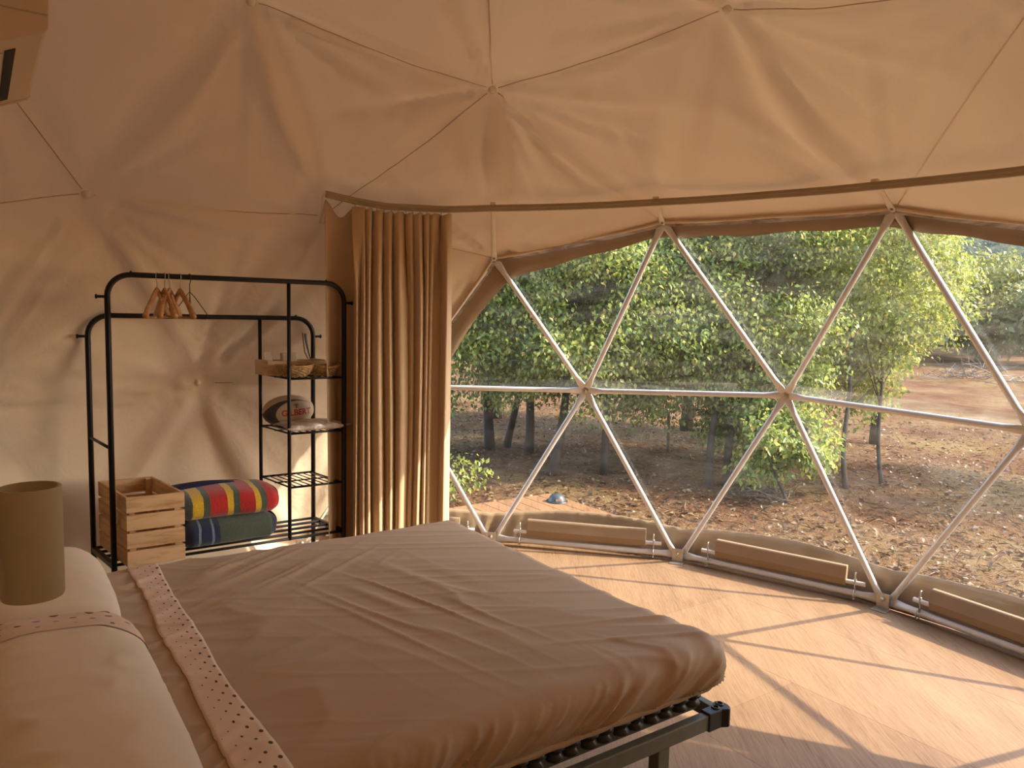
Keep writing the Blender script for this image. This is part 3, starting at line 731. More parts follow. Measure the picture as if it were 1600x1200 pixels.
def pillow(name, hc, ec, lh, le, th, z0, label, hem_end, seed):
    root = empty(name, L(hc, ec, z0), label, 'pillow', 'pillows at the head of the bed')
    n1, n2 = 64, 84; G1 = np.zeros((n1, n2, 3)); G2 = G1.copy()
    A, B = np.meshgrid(np.sin(np.linspace(-1, 1, n1)*math.pi/2), np.sin(np.linspace(-1, 1, n2)*math.pi/2), indexing='ij')
    prof = np.clip(1-np.abs(A)**2.6, 0, 1)**.5*np.clip(1-np.abs(B)**4.5, 0, 1)**.55
    if hem_end:
        fall = np.clip((B-.70)/.30, 0, 1); pb = np.where(B > .5, 1-.22*fall, np.clip(1-np.abs(B)**4.5, 0, 1)**.55)
        prof = np.clip(1-np.abs(A)**2.6, 0, 1)**.5*pb
    x = A*lh/2*(1-.07*(1-B**2)*0-.05*np.abs(B)**3); y = B*le/2*(1-.05*np.abs(A)**3)
    q = np.stack([x.ravel(), y.ravel(), 0*x.ravel()], 1)
    wn_ = (vnoise(q*np.array([4, 3, 0])+seed, 40+seed)*.014+(1-np.abs(vnoise(q*np.array([5, 15, 0])+seed, 44+seed)))**3*.012).reshape(x.shape)
    top = th*prof*(.86+.14*A)+wn_*np.sqrt(prof); bot = .022*np.sqrt(prof)
    zb_ = z0+.024
    for (G_, zz) in ((G1, zb_+top*.86), (G2, zb_-bot)):
        G_[...] = N0+(hc+x)[..., None]*H+(ec+y)[..., None]*EX+zz[..., None]*ZV
    mb = MB().grid(G1); mb.f = [f[::-1] for f in mb.f]; mb.grid(G2); mb.grid(np.stack([G1[:, -1], G2[:, -1]], 1))
    case = obj('pillowcase', mb, M['pillow'], root, smooth=True)
    if hem_end:
        k0 = int(n2*.70); ctr = L(hc, ec, z0+.03); G3 = ctr+(G1[:, k0:, :]-ctr)*1.008+ZV*.002
        hb_ = obj('dotted_hem', MB().grid(G3), M['dots'], case, smooth=True); tag(hb_, 'pale pillowcase hem printed with dark dots')
        uvl = hb_.data.uv_layers.new(name='UVMap'); uv_ = np.stack([(y[:, k0:]-y[:, k0:].min())/.20+.30, x[:, k0:]/.085], -1).reshape(-1, 2)
        for lp in hb_.data.loops: uvl.data[lp.index].uv = uv_[lp.vertex_index]
    return root
pillow('pillow', 1.655, .46, .42, .98, .135, .584, 'plump cream pillow with dotted hem nearest the camera', True, 1)
pillow('pillow', 1.665, 1.345, .41, .66, .165, .584, 'cream pillow at the far side of the bed behind the olive lamp', False, 2)

# ================================================================== CLOTHES RACK
rack = empty('clothes_rack', Rk(.7, 2.83, 0), 'black double rail clothes rack with wire shelves against the canvas', 'clothes rack')
HL, HR_, EF, EB = 1.282, .087, 2.655, 3.01
tr_ = .0135
def arch_path(e, ztop, rc=.105):
    pts = [Rk(HL, e, .03), Rk(HL, e, ztop-rc)]
    pts += [Rk(HL-rc+rc*math.cos(t), e, ztop-rc+rc*math.sin(t)) for t in np.linspace(0, math.pi/2, 9)[1:]]
    pts += [Rk(HR_+rc+rc*math.cos(t), e, ztop-rc+rc*math.sin(t)) for t in np.linspace(math.pi/2, math.pi, 9)]
    pts += [Rk(HR_, e, .03)]
    return pts
for e_, zt in ((EF, 1.702), (EB, 1.500)):
    obj('hanging_arch', MB().tube(arch_path(e_, zt), tr_, 12), M['black'], rack, smooth=True)
    for h_, s_ in ((HL, 1), (HR_, -1)):
        z = zt-.108; m_ = MB().tube([Rk(h_, e_, z), Rk(h_+s_*.045, e_, z)], .007, 8)
        m_.tube([Rk(h_+s_*.043, e_, z), Rk(h_+s_*.047, e_, z), Rk(h_+s_*.052, e_, z)], [.010, .013, .008], 10)
        obj('side_peg', m_, M['black'], rack, smooth=True)
        obj('foot', MB().lathe([(.016, 0), (.018, .004), (.017, .032)], Rk(h_, e_, 0), 12), M['plastic_black'], rack, smooth=True, autos=True)
    for h_ in (HL-.105, HR_+.105):
        obj('screw', MB().lathe([(.006, 0), (.006, .006), (0, .009)], Rk(h_, e_, zt+tr_-.002), 8), M['plastic_black'], rack)
    obj('shelf_post', MB().tube([Rk(.404, e_, .27), Rk(.404, e_, zt)], .0105, 10), M['black'], rack, smooth=True)
for h_ in (HL, HR_):
    obj('end_bar', MB().box((Rk(h_, EF, .272)+Rk(h_, EB, .272))/2, (np.linalg.norm(Rk(h_, EB, 0)-Rk(h_, EF, 0))/2, .011, .014), (nrm(Rk(h_, EB, 0)-Rk(h_, EF, 0)), nrm(np.cross(ZV, Rk(h_, EB, 0)-Rk(h_, EF, 0))), ZV)), M['black'], rack, bevel=.002)
obj('cross_brace', MB().tube([Rk(HL, EF, .858), Rk(HL, EB, .866)], .008, 8), M['black'], rack, smooth=True)
for k in range(5):
    e_ = EF+(EB-EF)*k/4
    obj('bottom_rod', MB().tube([Rk(HL, e_, .277), Rk(HR_, e_, .277)], .008, 8), M['black'], rack, smooth=True)
for z in (1.172, .868, .566):
    m_ = MB()
    for a, b in (((HR_, EF), (.404, EF)), ((HR_, EB), (.404, EB))): m_.tube([Rk(*a, z), Rk(*b, z)], .0065, 8)
    for h_ in (HR_+.012, .404-.006): m_.tube([Rk(h_, EF, z), Rk(h_, EB, z)], .005, 8)
    m_.tube([Rk(HR_, (EF+EB)/2, z-.003), Rk(.404, (EF+EB)/2, z-.003)], .004, 6)
    for k in range(1, 8): h_ = HR_+(.404-HR_)*k/8; m_.tube([Rk(h_, EF, z+.003), Rk(h_, EB, z+.003)], .0028, 6)
    obj('wire_shelf', m_, M['black'], rack, smooth=True)

# hangers
def wooden_hanger(h_, rot, lab, bar=True, swing=0):
    p = Rk(h_, EF, 1.702+tr_); root = empty('wooden_hanger', p, lab, 'hanger', 'hangers on the clothes rack')
    d = nrm(EX*math.cos(rot)-H*math.sin(rot)); n_ = np.cross(d, ZV)
    c = p-ZV*tr_
    hk = [c+d*(.0165*math.cos(t))+ZV*(.0165*math.sin(t)) for t in np.linspace(-.5, math.pi+.1, 12)]
    hk += [c-d*.012-ZV*.022, c-ZV*.034, c-ZV*.062]
    obj('hook', MB().tube(hk, .0019, 6), M['chrome'], root, smooth=True)
    top = c-ZV*.060
    for s_ in (-1, 1):
        xs = np.linspace(0, 1, 12); pts = [top-ZV*(.012+.125*x**1.25)+d*s_*(.215*x) for x in xs]
        obj('shoulder', MB().sweep(pts, nrm(ZV*.85+d*s_*.5), n_, [.017-.004*x for x in xs], [.010+.004*x*x for x in xs], 10), M['hanger'], root, smooth=True)
    obj('neck', MB().lathe([(.0, 0), (.012, -.002), (.016, -.012), (.016, -.03), (.012, -.036)], top+ZV*.004, 12, sx=1, sy=.65, ax=(d, n_, ZV)), M['hanger'], root, smooth=True)
    if bar: obj('trouser_bar', MB().tube([top-ZV*.142-d*.205, top-ZV*.142+d*.205], .0065, 8), M['hanger'], root, smooth=True)
wooden_hanger(1.062, .42, 'wooden hanger with trouser bar closest to the rack corner')
wooden_hanger(1.027, -.02, 'wooden hanger second from the rack corner, overlapped by neighbours', False)
wooden_hanger(1.004, .40, 'wooden hanger third from the rack corner, angled against its neighbour', False)
wooden_hanger(.955, -.07, 'wooden hanger hanging apart beside the thin wire hanger')
p = Rk(.91, EF, 1.702+tr_); root = empty('wire_hanger', p, 'thin dark wire hanger hanging last on the rack rail', 'hanger', 'hangers on the clothes rack')
d = nrm(EX*math.cos(-.2)-H*math.sin(-.2)); c = p-ZV*tr_
obj('hook', MB().tube([c+d*(.017*math.cos(t))+ZV*(.017*math.sin(t)) for t in np.linspace(-.5, math.pi+.1, 12)]+[c-d*.012-ZV*.022, c-ZV*.034, c-ZV*.075], .0022, 6), M['copper'], root, smooth=True)
t0 = c-ZV*.072
obj('wire_frame', MB().tube([t0, t0-ZV*.03+d*.06, t0-ZV*.11+d*.19, t0-ZV*.125+d*.2, t0-ZV*.135+d*.18, t0-ZV*.135-d*.18, t0-ZV*.125-d*.2, t0-ZV*.11-d*.19, t0-ZV*.03-d*.06], .0020, 6, closed=True), M['copper'], root, smooth=True)
d2 = nrm(EX*math.cos(.25)-H*math.sin(.25))
obj('second_loop', MB().tube([t0, t0-ZV*.10+d2*.10, t0-ZV*.135+d2*.12, t0-ZV*.135-d2*.10, t0-ZV*.10-d2*.09], .0018, 6, closed=True), M['copper'], root, smooth=True)

# pine crate on the bottom rods
ZS = .286
crate = empty('wooden_crate', Rk(1.12, 2.78, ZS), 'pale pine slatted crate on the rack bottom, beside the blankets', 'crate')
c_h0, c_h1, c_e0, c_e1, c_top = .992, 1.256, 2.545, 2.995, .640
uE = nrm(Rk(0, 3, 0)-Rk(0, 2, 0)); uH = H; cax = (uH, uE, ZV)
nS = 4; sh = (c_top-ZS)/nS
for k in range(nS):
    z = ZS+sh*(k+.5)
    for e_ in (c_e0, c_e1):
        obj('slat', MB().box(Rk((c_h0+c_h1)/2, e_, z), ((c_h1-c_h0)/2, .0075, sh/2-.0065), cax), M['pine'], crate, bevel=.002)
    for h_ in (c_h0+.008, c_h1-.008):
        obj('slat', MB().box(Rk(h_, (c_e0+c_e1)/2, z), (.0075, (c_e1-c_e0)/2*1.01-.008, sh/2-.0065), cax), M['pine'], crate, bevel=.002)
for h_ in (c_h0+.030, c_h1-.030):
    for e_ in (c_e0+.019, c_e1-.019): obj('corner_post', MB().box(Rk(h_, e_, (ZS+c_top)/2-.004), (.014, .011, (c_top-ZS)/2-.006), cax), M['pine'], crate, bevel=.002)
for k in range(3): obj('bottom_board', MB().box(Rk(c_h0+.045+.087*k, (c_e0+c_e1)/2, ZS+.012), (.040, .20, .006), cax), M['pine'], crate, bevel=.002)

# blankets
def stripe_mat(name, stops, base_h, length):
    t = NT(name); tc = t.n('ShaderNodeTexCoord'); sp = t.n('ShaderNodeVectorMath', operation='DOT_PRODUCT')
    t.l(tc.outputs['Object'], sp.inputs[0]); sp.inputs[1].default_value = tuple(-H/length)
    nz_ = t.noise(t.coord('Object'), 7, 2); x = t.math('ADD', t.math('ADD', sp.outputs['Value'], .5), t.math('MULTIPLY', t.math('SUBTRACT', nz_, .5), .05))
    c = t.ramp(x, stops, 'CONSTANT')
    kn = t.noise(t.coord('Object', (1, 1, 1)), 130, 2)
    mx = t.n('ShaderNodeMix', data_type='RGBA', blend_type='MULTIPLY'); mx.inputs[0].default_value = .5; t.l(c, mx.inputs[6]); t.l(t.ramp(kn, [(.3, (.6,)*3), (.7, (1.15,)*3)]), mx.inputs[7])
    t.l(mx.outputs[2], t.b.inputs['Base Color']); t.P(Roughness=.95); t.b.inputs['Sheen Weight'].default_value = .3; t.bump(kn, .7, .004); return t.m
BL, YE, GR, RE, NA = (.10, .14, .19), (.62, .40, .015), (.055, .075, .05), (.42, .012, .010), (.008, .014, .055)
M['stripes'] = stripe_mat('striped_knit', [(0, BL), (.146, YE), (.248, GR), (.312, RE), (.478, YE), (.54, GR), (.605, RE), (.745, YE), (.80, GR), (.86, RE)], 0, .53)
M['navygreen'] = stripe_mat('navy_green_knit', [(0, NA), (.02, (.15, .2, .27)), (.05, NA), (.20, (.15, .2, .27)), (.225, NA), (.325, (.15, .2, .27)), (.35, NA), (.405, GR), (.93, NA)], 0, .53)
M['navy'] = simple('navy_knit', (.01, .016, .06), .95, var=.3, scale=60, bump=.5, bscale=130)
def blanket(label, h0, h1, ec, zc, ew, zh, mat, seed, fold=None):
    hm = (h0+h1)/2; base = Rk(hm, ec, zc-zh); root = empty('folded_blanket', base, label, 'blanket', 'blankets on the rack bottom')
    nu, nv = 46, 54; G = np.zeros((nu, nv+1, 3))
    for i, s_ in enumerate(np.linspace(-1, 1, nu)):
        en = (1-abs(s_)**9)**.5 if abs(s_) < 1 else 0
        k = .28+.72*en if abs(s_) > .8 else 1
        th = np.linspace(0, 2*math.pi, nv+1); ct, st = np.cos(th), np.sin(th)
        x = np.sign(ct)*np.abs(ct)**.72*ew*k; z = np.sign(st)*np.abs(st)**.80*zh*k
        nzv = vnoise(np.stack([np.full(nv+1, s_*2.2+seed), x*7, z*7], 1), 60+seed)*.010
        for j in range(nv+1):
            zz = z[j]+nzv[j]*max(0, st[j])+.010*math.sin(s_*2.2+seed)*max(0, st[j])
            G[i, j] = Rk(hm-(h1-h0)/2*s_*-1*-1, ec+x[j]+nzv[j], zc+zz)
    G[:, -1] = G[:, 0]
    m_ = MB().grid(G); m_.f.append(tuple(range(nv))); m_.f.append(tuple((nu-1)*(nv+1)+j for j in range(nv))[::-1])
    me = obj('knit_body', m_, mat, root, smooth=True); me.data.transform(Matrix.Identity(4))
    # fold lines at the rolled end
    sp_ = [Rk(h0-.004, ec+(.75-.1*t)*ew*math.cos(t)*(1-t/11), zc+(.75-.08*t)*zh*math.sin(t)*(1-t/11)) for t in np.linspace(0, 7, 40)]
    obj('rolled_end', MB().tube(sp_, .010, 7), M['navy'], root, smooth=True)
    if fold:
        G = [[Rk(hm+(h1-h0)/2*s_*.98+.0, ec+ew*(.25+.7*t), zc+zh*(.95-.12*t*t)+.008*math.sin(3*s_+1)+.004) for t in np.linspace(0, 1, 8)] for s_ in np.linspace(-.55, 1, 24)]
        obj('top_fold', MB().grid(np.array(G)), M['navy'], root, smooth=True, solid=.016)
blanket('rolled navy and grey green blanket, lower one beside the crate', .448, .975, 2.80, .361, .165, .074, M['navygreen'], 2)
blanket('rolled red, yellow and green striped blanket on top of another', .440, .980, 2.80, .508, .170, .074, M['stripes'], 1, True)

# shelf things
zs1, zs2 = 1.172+.006, .868+.006
wb = empty('wooden_organiser', Rk(.28, 2.90, zs1), 'long pale wooden box behind the baskets on the top shelf', 'box')
for h_ in (.115, .445): obj('end_board', MB().box(Rk(h_, 2.89, zs1+.043), (.006, .075, .043), cax), M['palewood'], wb, bevel=.002)
for e_ in (2.815, 2.965): obj('long_board', MB().box(Rk(.28, e_, zs1+.041), (.171, .006, .041), cax), M['palewood'], wb, bevel=.002)
obj('bottom_board', MB().box(Rk(.28, 2.89, zs1+.005), (.160, .070, .004), cax), M['palewood'], wb)
for k, (h_, lab) in enumerate(((.418, 'small white card standing highest in the wooden box'), (.402, 'white card leaning behind another in the wooden box'))):
    m_ = MB().box(Rk(h_, 2.88, zs1+.075), (.012, .001, .056), (nrm(uH*.97-ZV*.22), uE, nrm(ZV+uH*.22)))
    o = obj('card', m_, M['paper'], at=Rk(h_, 2.88, zs1+.012)); tag(o, lab, 'card', 'cards in the wooden box')
o = obj('paper_packet', MB().box(Rk(.29, 2.90, zs1+.072), (.042, .02, .052), cax), M['paper'], at=Rk(.29, 2.90, zs1+.012), bevel=.006); tag(o, 'folded pale paper packet upright in the wooden box', 'packet')
def basket(hc, ec, lab, sx, sy, wav):
    root = empty('wicker_basket', Rk(hc, ec, zs1), lab, 'basket', 'baskets on the top shelf')
    m_ = MB()
    for k in range(8):
        t = k/7; r = .62+.38*math.sin(t*math.pi/2*.95); z = .006+.052*t**1.1
        pts = [Rk(hc+sx*r*math.cos(a), ec+sy*r*math.sin(a), zs1+z+(.0035*math.sin(a*14+k*math.pi))+wav*t*math.cos(2*a)) for a in np.linspace(0, 2*math.pi, 57)[:-1]]
        m_.tube(pts, .0052, 6, closed=True)
    obj('woven_side', m_, M['wicker'], root, smooth=True)
    obj('rim', MB().tube([Rk(hc+sx*1.03*math.cos(a), ec+sy*1.03*math.sin(a), zs1+.061+wav*math.cos(2*a)+.002*math.sin(a*20)) for a in np.linspace(0, 2*math.pi, 61)[:-1]], .0075, 7, closed=True), M['wicker'], root, smooth=True)
    obj('base', MB().lathe([(.0, .002), (.62, .002), (.64, .008), (0, .009)], Rk(hc, ec, zs1), 24, sx=sx, sy=sy, ax=(uH, uE, ZV)), M['wicker'], root)
basket(.338, 2.725, 'oval wicker basket in front of the wooden box', .096, .066, .002)
basket(.165, 2.735, 'wicker basket with wavy rim beside the curtain', .082, .070, .008)
# rugby ball
ball = empty('rugby_ball', Rk(.285, 2.92, zs2), 'white and dark oval rugby ball with red lettering on middle shelf', 'ball')
bc = Rk(.285, 2.915, zs2+.088); la, lb = .150, .092
tiltv = nrm(-H*math.cos(.05)+ZV*math.sin(.05)); bup = nrm(ZV-tiltv*(ZV @ tiltv)); bfr = np.cross(bup, tiltv); bfr = bfr if bfr @ EX < 0 else -bfr
prof = [(lb*math.cos(t)**.92 if abs(t) < 1.57 else 0, la*math.sin(t)) for t in np.linspace(-math.pi/2, math.pi/2, 33)]
prof = [(max(0, r), z) for r, z in prof]; prof[0] = (0, -la); prof[-1] = (0, la)
def ball_mat():
    t = NT('ball_rubber'); v = t.coord('Object')
    def dot(ax):
        n_ = t.n('ShaderNodeVectorMath', operation='DOT_PRODUCT'); n_.inputs[1].default_value = tuple(ax)
        tc = t.n('ShaderNodeTexCoord'); sub = t.n('ShaderNodeVectorMath', operation='SUBTRACT'); sub.inputs[1].default_value = tuple(bc-origin_of(ball))
        t.l(tc.outputs['Object'], sub.inputs[0]); t.l(sub.outputs[0], n_.inputs[0]); return n_.outputs['Value']
    x, z = dot(tiltv), dot(bup)
    # grey crescent band around an off-centre pale oval
    ex = t.math('DIVIDE', t.math('SUBTRACT', x, .022), .118); ez = t.math('DIVIDE', t.math('ADD', z, .006), .070)
    d = t.math('SQRT', t.math('ADD', t.math('MULTIPLY', ex, ex), t.math('MULTIPLY', ez, ez)))
    ex2 = t.math('DIVIDE', t.math('SUBTRACT', x, -.002), .150); ez2 = t.math('DIVIDE', t.math('ADD', z, .016), .088)
    d2 = t.math('SQRT', t.math('ADD', t.math('MULTIPLY', ex2, ex2), t.math('MULTIPLY', ez2, ez2)))
    k = t.math('MULTIPLY', t.math('GREATER_THAN', d, 1.0), t.math('LESS_THAN', d2, 1.0))
    mx = t.n('ShaderNodeMix', data_type='RGBA'); t.l(k, mx.inputs[0]); mx.inputs[6].default_value = (.50, .38, .26, 1); mx.inputs[7].default_value = (.045, .045, .05, 1)
    t.l(mx.outputs[2], t.b.inputs['Base Color']); t.P(Roughness=.55); t.bump(t.noise(v, 220, 1), .15, .001); return t.m
obj('shell', MB().lathe(prof, bc, 40, ax=(bup, bfr, tiltv)), ball_mat(), ball, smooth=True)
M['red'] = simple('red_print', (.42, .03, .015), .6, var=.1); M['ink'] = simple('grey_print', (.09, .08, .075), .6)
def ball_print(body, size, cx, cz, mat, name):
    cu = bpy.data.curves.new(name, 'FONT'); cu.body = body; cu.size = size; cu.align_x = 'CENTER'; cu.resolution_u = 3; cu.offset = .0012
    to = bpy.data.objects.new('tmp', cu); COL.objects.link(to); bpy.context.view_layer.update()
    me = bpy.data.meshes.new_from_object(to.evaluated_get(bpy.context.evaluated_depsgraph_get())); bpy.data.objects.remove(to)
    o_ = origin_of(ball)
    for v in me.vertices:
        x, z = v.co.x+cx, v.co.y+cz
        q = 1-(x/la)**2; yy = math.sqrt(max(0, lb*lb*max(q, 0)**.92-z*z)); p = bc+tiltv*x+bup*z+bfr*(yy+.0012)-o_; v.co = p
    me.materials.clear(); me.materials.append(mat); o = bpy.data.objects.new(name, me); COL.objects.link(o); o.parent = ball; return o
tag(ball_print('GILBERT', .047, .020, -.016, M['red'], 'lettering'), 'red printed lettering')
m_ = MB()
def onball(x, z): q = max(0, 1-(x/la)**2)**.92; return bc+tiltv*x+bup*z+bfr*(math.sqrt(max(0, lb*lb*q-z*z))+.0015)
for pts in ([(.010, .040), (.018, .047), (.028, .046), (.033, .040)], [(.013, .036), (.021, .041), (.029, .036)], [(.021, .030), (.021, .046)], [(.012, .028), (.030, .028)]):
    m_.tube([onball(x, z) for x, z in pts], .0016, 5)
obj('emblem', m_, M['ink'], ball)
# plastic-wrapped folded linen
def wrap_mat():
    t = NT('clear_wrap_linen'); v = t.coord('Object'); t.l(t.ramp(t.noise(v, 18, 4, .6, 1), [(.3, (.50, .44, .40)), (.7, (.68, .62, .57))]), t.b.inputs['Base Color'])
    t.P(Roughness=.22); t.b.inputs['Coat Weight'].default_value = .7; t.bump(t.noise(v, 45, 4, .6, 2), .7, .01); return t.m
pk = empty('linen_packet', Rk(.24, 2.73, zs2), 'white folded linen in shiny plastic wrap below the rugby ball', 'packet')
G = []
for i, s_ in enumerate(np.linspace(-1, 1, 34)):
    rowp = []
    for th in np.linspace(0, 2*math.pi, 41):
        ct, st = math.cos(th), math.sin(th); k = max(.05, (1-abs(s_)**7))**.5
        x = np.sign(ct)*abs(ct)**.5*.10*(.9+.1*k); z = np.sign(st)*abs(st)**.7*.022*k*(1+.25*math.sin(s_*3+1)*(st > 0))
        rowp.append(Rk(.245-s_*.175, 2.735+x+.006*math.sin(s_*9), zs2+.024+z+.004*math.sin(s_*11+ct*5)*(st > 0)))
    G.append(rowp)
obj('wrapped_linen', MB().grid(np.array(G)), wrap_mat(), pk, smooth=True)
obj('wrap_flap', MB().grid(np.array([[Rk(.07-.035*t, 2.65+.16*s_, zs2+.022+.012*math.sin(7*s_)*t) for t in (0, .5, 1)] for s_ in np.linspace(0, 1, 12)])), wrap_mat(), pk, smooth=True, solid=.002)
# black cable looped over the back peg
cb = empty('cable', Rk(.10, EB, 1.25), 'black electric cable looped over the rear rack peg', 'cable')
c = Rk(.130, EB-.022, 1.40); m_ = MB()
for k in range(4):
    dx = .016+.006*k
    m_.tube([c+uH*dx*math.cos(t)*(.7+.5*abs(math.sin(t/2)))+ZV*(-.075-.012*k+(.085+.012*k)*math.cos(t))+uE*-.004*k for t in np.linspace(0, 2*math.pi, 27)[:-1]], .0035, 6, closed=True)
obj('loops', m_, M['plastic_black'], cb, smooth=True)
obj('loose_end', MB().tube([c-ZV*.14, c-ZV*.10+uH*.02, c-ZV*.03+uH*.028, c+ZV*.015+uH*.033], .003, 6), M['plastic_black'], cb, smooth=True)
obj('plug', MB().box(c-ZV*.175, (.028, .018, .022), cax), M['plastic_black'], cb, bevel=.006)

# ================================================================== PARTITION, LAMP, AIR CONDITIONER
WH = 1.885
pw = obj('wall_left', MB().box(L(WH+.03, .22, 1.27), (.03, 1.47, 1.27), hax), M['wall']); tag(pw, 'beige partition board behind the head of the bed', None, None, 'structure')
lp = L(1.752, -.32, 1.246)
lamp = empty('reading_lamp', L(WH, -.32, 1.25), 'olive cylinder reading lamp above the pillows', 'lamp')
prof = [(.0, -.055), (.029, -.055), (.032, -.073), (.0355, -.073), (.0365, -.070), (.0365, .069), (.0355, .072), (.032, .072), (.031, .058), (.0, .057)]
obj('shade', MB().lathe(prof, lp, 40), M['olive'], lamp, smooth=True, autos=True)
obj('bulb', MB().lathe([(0, .034), (.012, .032), (.018, .02), (.012, .006), (.010, -.002)], lp+ZV*.0+ZV*.022, 16), M['paper'], lamp, smooth=True)
obj('arm', MB().tube([lp+H*.034, L(WH-.02, -.32, 1.246)], .012, 12), M['olive'], lamp, smooth=True)
obj('wall_plate', MB().box(L(WH-.010, -.32, 1.246), (.010, .045, .055), hax), M['olive'], lamp, bevel=.004)
ce0, ce1 = .81, 1.60
ac = empty('air_conditioner', L(WH, (ce0+ce1)/2, 2.18), 'cream wall air conditioner at the upper left corner', 'air conditioner')
bp = [(WH, 2.49), (1.655, 2.49), (1.638, 2.475), (1.630, 2.44), (1.628, 2.29), (1.630, 2.238), (1.640, 2.226), (1.68, 2.209), (1.73, 2.186), (1.80, 2.172), (WH, 2.172)]
obj('body', MB().extrude([L(h, ce0+.012, z) for h, z in bp], None, None, EX*(ce1-ce0-.024)), M['ac'], ac, bevel=.004)
for e_ in (ce0, ce1-.014):
    ep = [(WH, 2.494), (1.653, 2.494), (1.636, 2.479), (1.627, 2.44), (1.625, 2.29), (1.627, 2.233), (1.638, 2.221), (1.68, 2.203), (1.73, 2.180), (1.80, 2.167), (WH, 2.167)]
    obj('end_cap', MB().extrude([L(h, e_, z) for h, z in ep], None, None, EX*.014), M['ac'], ac, bevel=.004)
obj('cover_line', MB().box(L(1.70, ce0-.001, 2.265), (.07, .0015, .0015), hax), M['olive'], ac)
u_ = nrm(H*.09-ZV*.042); v_ = np.cross(EX, u_)
obj('outlet_slot', MB().box(L(1.706, (ce0+ce1)/2+.02, 2.1965), (.013, .30, .0015), (u_, EX, v_)), M['hollow'], ac)
obj('louver', MB().box(L(1.738, (ce0+ce1)/2+.02, 2.178), (.016, .30, .002), (nrm(H*.09-ZV*.03), EX, nrm(np.cross(EX, H*.09-ZV*.03)))), M['ac'], ac, bevel=.001)

# ================================================================== OUTSIDE
GZ = -.36
DH, DE = -2.32, 3.80
deck = empty('timber_deck', L(DH+.5, DE-.5, -.04), 'orange brown timber deck corner outside the window', 'deck')
for k in range(13):
    h_ = DH+.0715+k*.143
    lo = -1.5
    obj('deck_plank', MB().box(L(h_, (lo+DE)/2, -.034), (.0685, (DE-lo)/2, .014), hax), M['deck'], deck, bevel=.003)
for k in range(13, 26):
    h_ = DH+.0715+k*.143
    obj('deck_plank', MB().box(L(h_, (2.2+DE)/2, -.034), (.0685, (DE-2.2)/2, .014), hax), M['deck'], deck, bevel=.003)
obj('fascia_board', MB().box(L(DH-.012, 1.15, -.118), (.012, 2.65, .085), hax), M['deck'], deck, bevel=.003)
obj('fascia_board', MB().box(L(-.46, DE+.012, -.118), (1.86, .012, .085), hax), M['deck'], deck, bevel=.003)
for h_, e_ in ((DH+.08, DE-.08), (DH+.08, 1.6), (DH+.08, -.8), (-.6, DE-.08), (1.1, DE-.08)):
    obj('deck_post', MB().box(L(h_, e_, -.23), (.04, .04, .18), hax), M['deck'], deck)
dl = np.array([4.28, -.50, -.020])
dk = empty('deck_light', dl, 'small dark dome light standing on the timber deck', 'lamp')
M['slate'] = simple('slate_plastic', (.055, .065, .068), .35, 0, var=.1)
obj('dome_cap', MB().lathe([(.085, 0), (.085, .006), (.074, .012), (.070, .026), (.055, .052), (.032, .066), (0, .071)], dl, 28), M['slate'], dk, smooth=True, autos=True)
obj('base_ring', MB().lathe([(.092, 0), (.094, .004), (.090, .009)], dl, 28), M['plastic_black'], dk)
obj('light_window', MB().box(dl+np.array([-.068, -.012, .026]), (.006, .026, .010)), M['chrome'], dk, bevel=.002)

# ground
def ghgt(x, y):
    q = np.stack([x*.25, y*.25, x*0], -1).reshape(-1, 3); n = vnoise(q, 70).reshape(x.shape)*.07+vnoise(q*6, 71).reshape(x.shape)*.02
    hh = (x-N0[0])*H[0]+(y-N0[1])*H[1]; ee = (x-N0[0])*EX[0]+(y-N0[1])*EX[1]
    bank = np.clip(1-(DH-hh)/.9, 0, 1)*(hh < DH+.4)*np.clip((3.15-ee)/.6, 0, 1)
    far = np.clip((np.hypot(x, y)-14)/60, 0, 1)
    return GZ+n+.20*bank*bank*(3-2*bank)+far*1.0
xs = np.concatenate([np.linspace(-8, 1.5, 24), np.linspace(1.6, 11, 150), np.linspace(11.3, 60, 80)]); ys = np.concatenate([np.linspace(-45, -9, 50), np.linspace(-8.9, 4, 180), np.linspace(4.3, 20, 30)])
X, Y = np.meshgrid(xs, ys, indexing='ij'); Z = ghgt(X, Y)
inside = ((X**2+Y**2) < 9.2); Z[inside] = np.minimum(Z[inside], GZ-.1)
g = obj('ground', MB().grid(np.stack([X, Y, Z], -1)), M['ground'], smooth=True); tag(g, 'dry brown garden soil and straw under the trees', None, None, 'structure')
g.data.flip_normals()
# distant wooded hills
hx = np.linspace(-1.25, .75, 130); rr_ = np.linspace(0, 1, 40)
G = np.zeros((len(hx), len(rr_), 3))
for i, a in enumerate(hx):
    R_ = 48+70*rr_; x, y = R_*np.cos(a), R_*np.sin(a)
    ridge = 15+3.0*math.sin(a*5+1)+2*math.sin(a*11)
    z = .4+ridge*np.sin(np.clip(rr_*1.15, 0, 1)*math.pi/2)**1.3+1.6*vnoise(np.stack([x*.18, y*.18, x*0], 1), 80)*np.clip(rr_*6, 0, 1)+.7*vnoise(np.stack([x*.6, y*.6, x*0], 1), 81)*np.clip(rr_*6, 0, 1)
    G[i, :, 0], G[i, :, 1], G[i, :, 2] = x, y, z
hl = obj('hills', MB().grid(G), M['hill'], smooth=True); tag(hl, 'distant dark green wooded hillside behind the garden', None, None, 'structure')
hl.data.flip_normals()

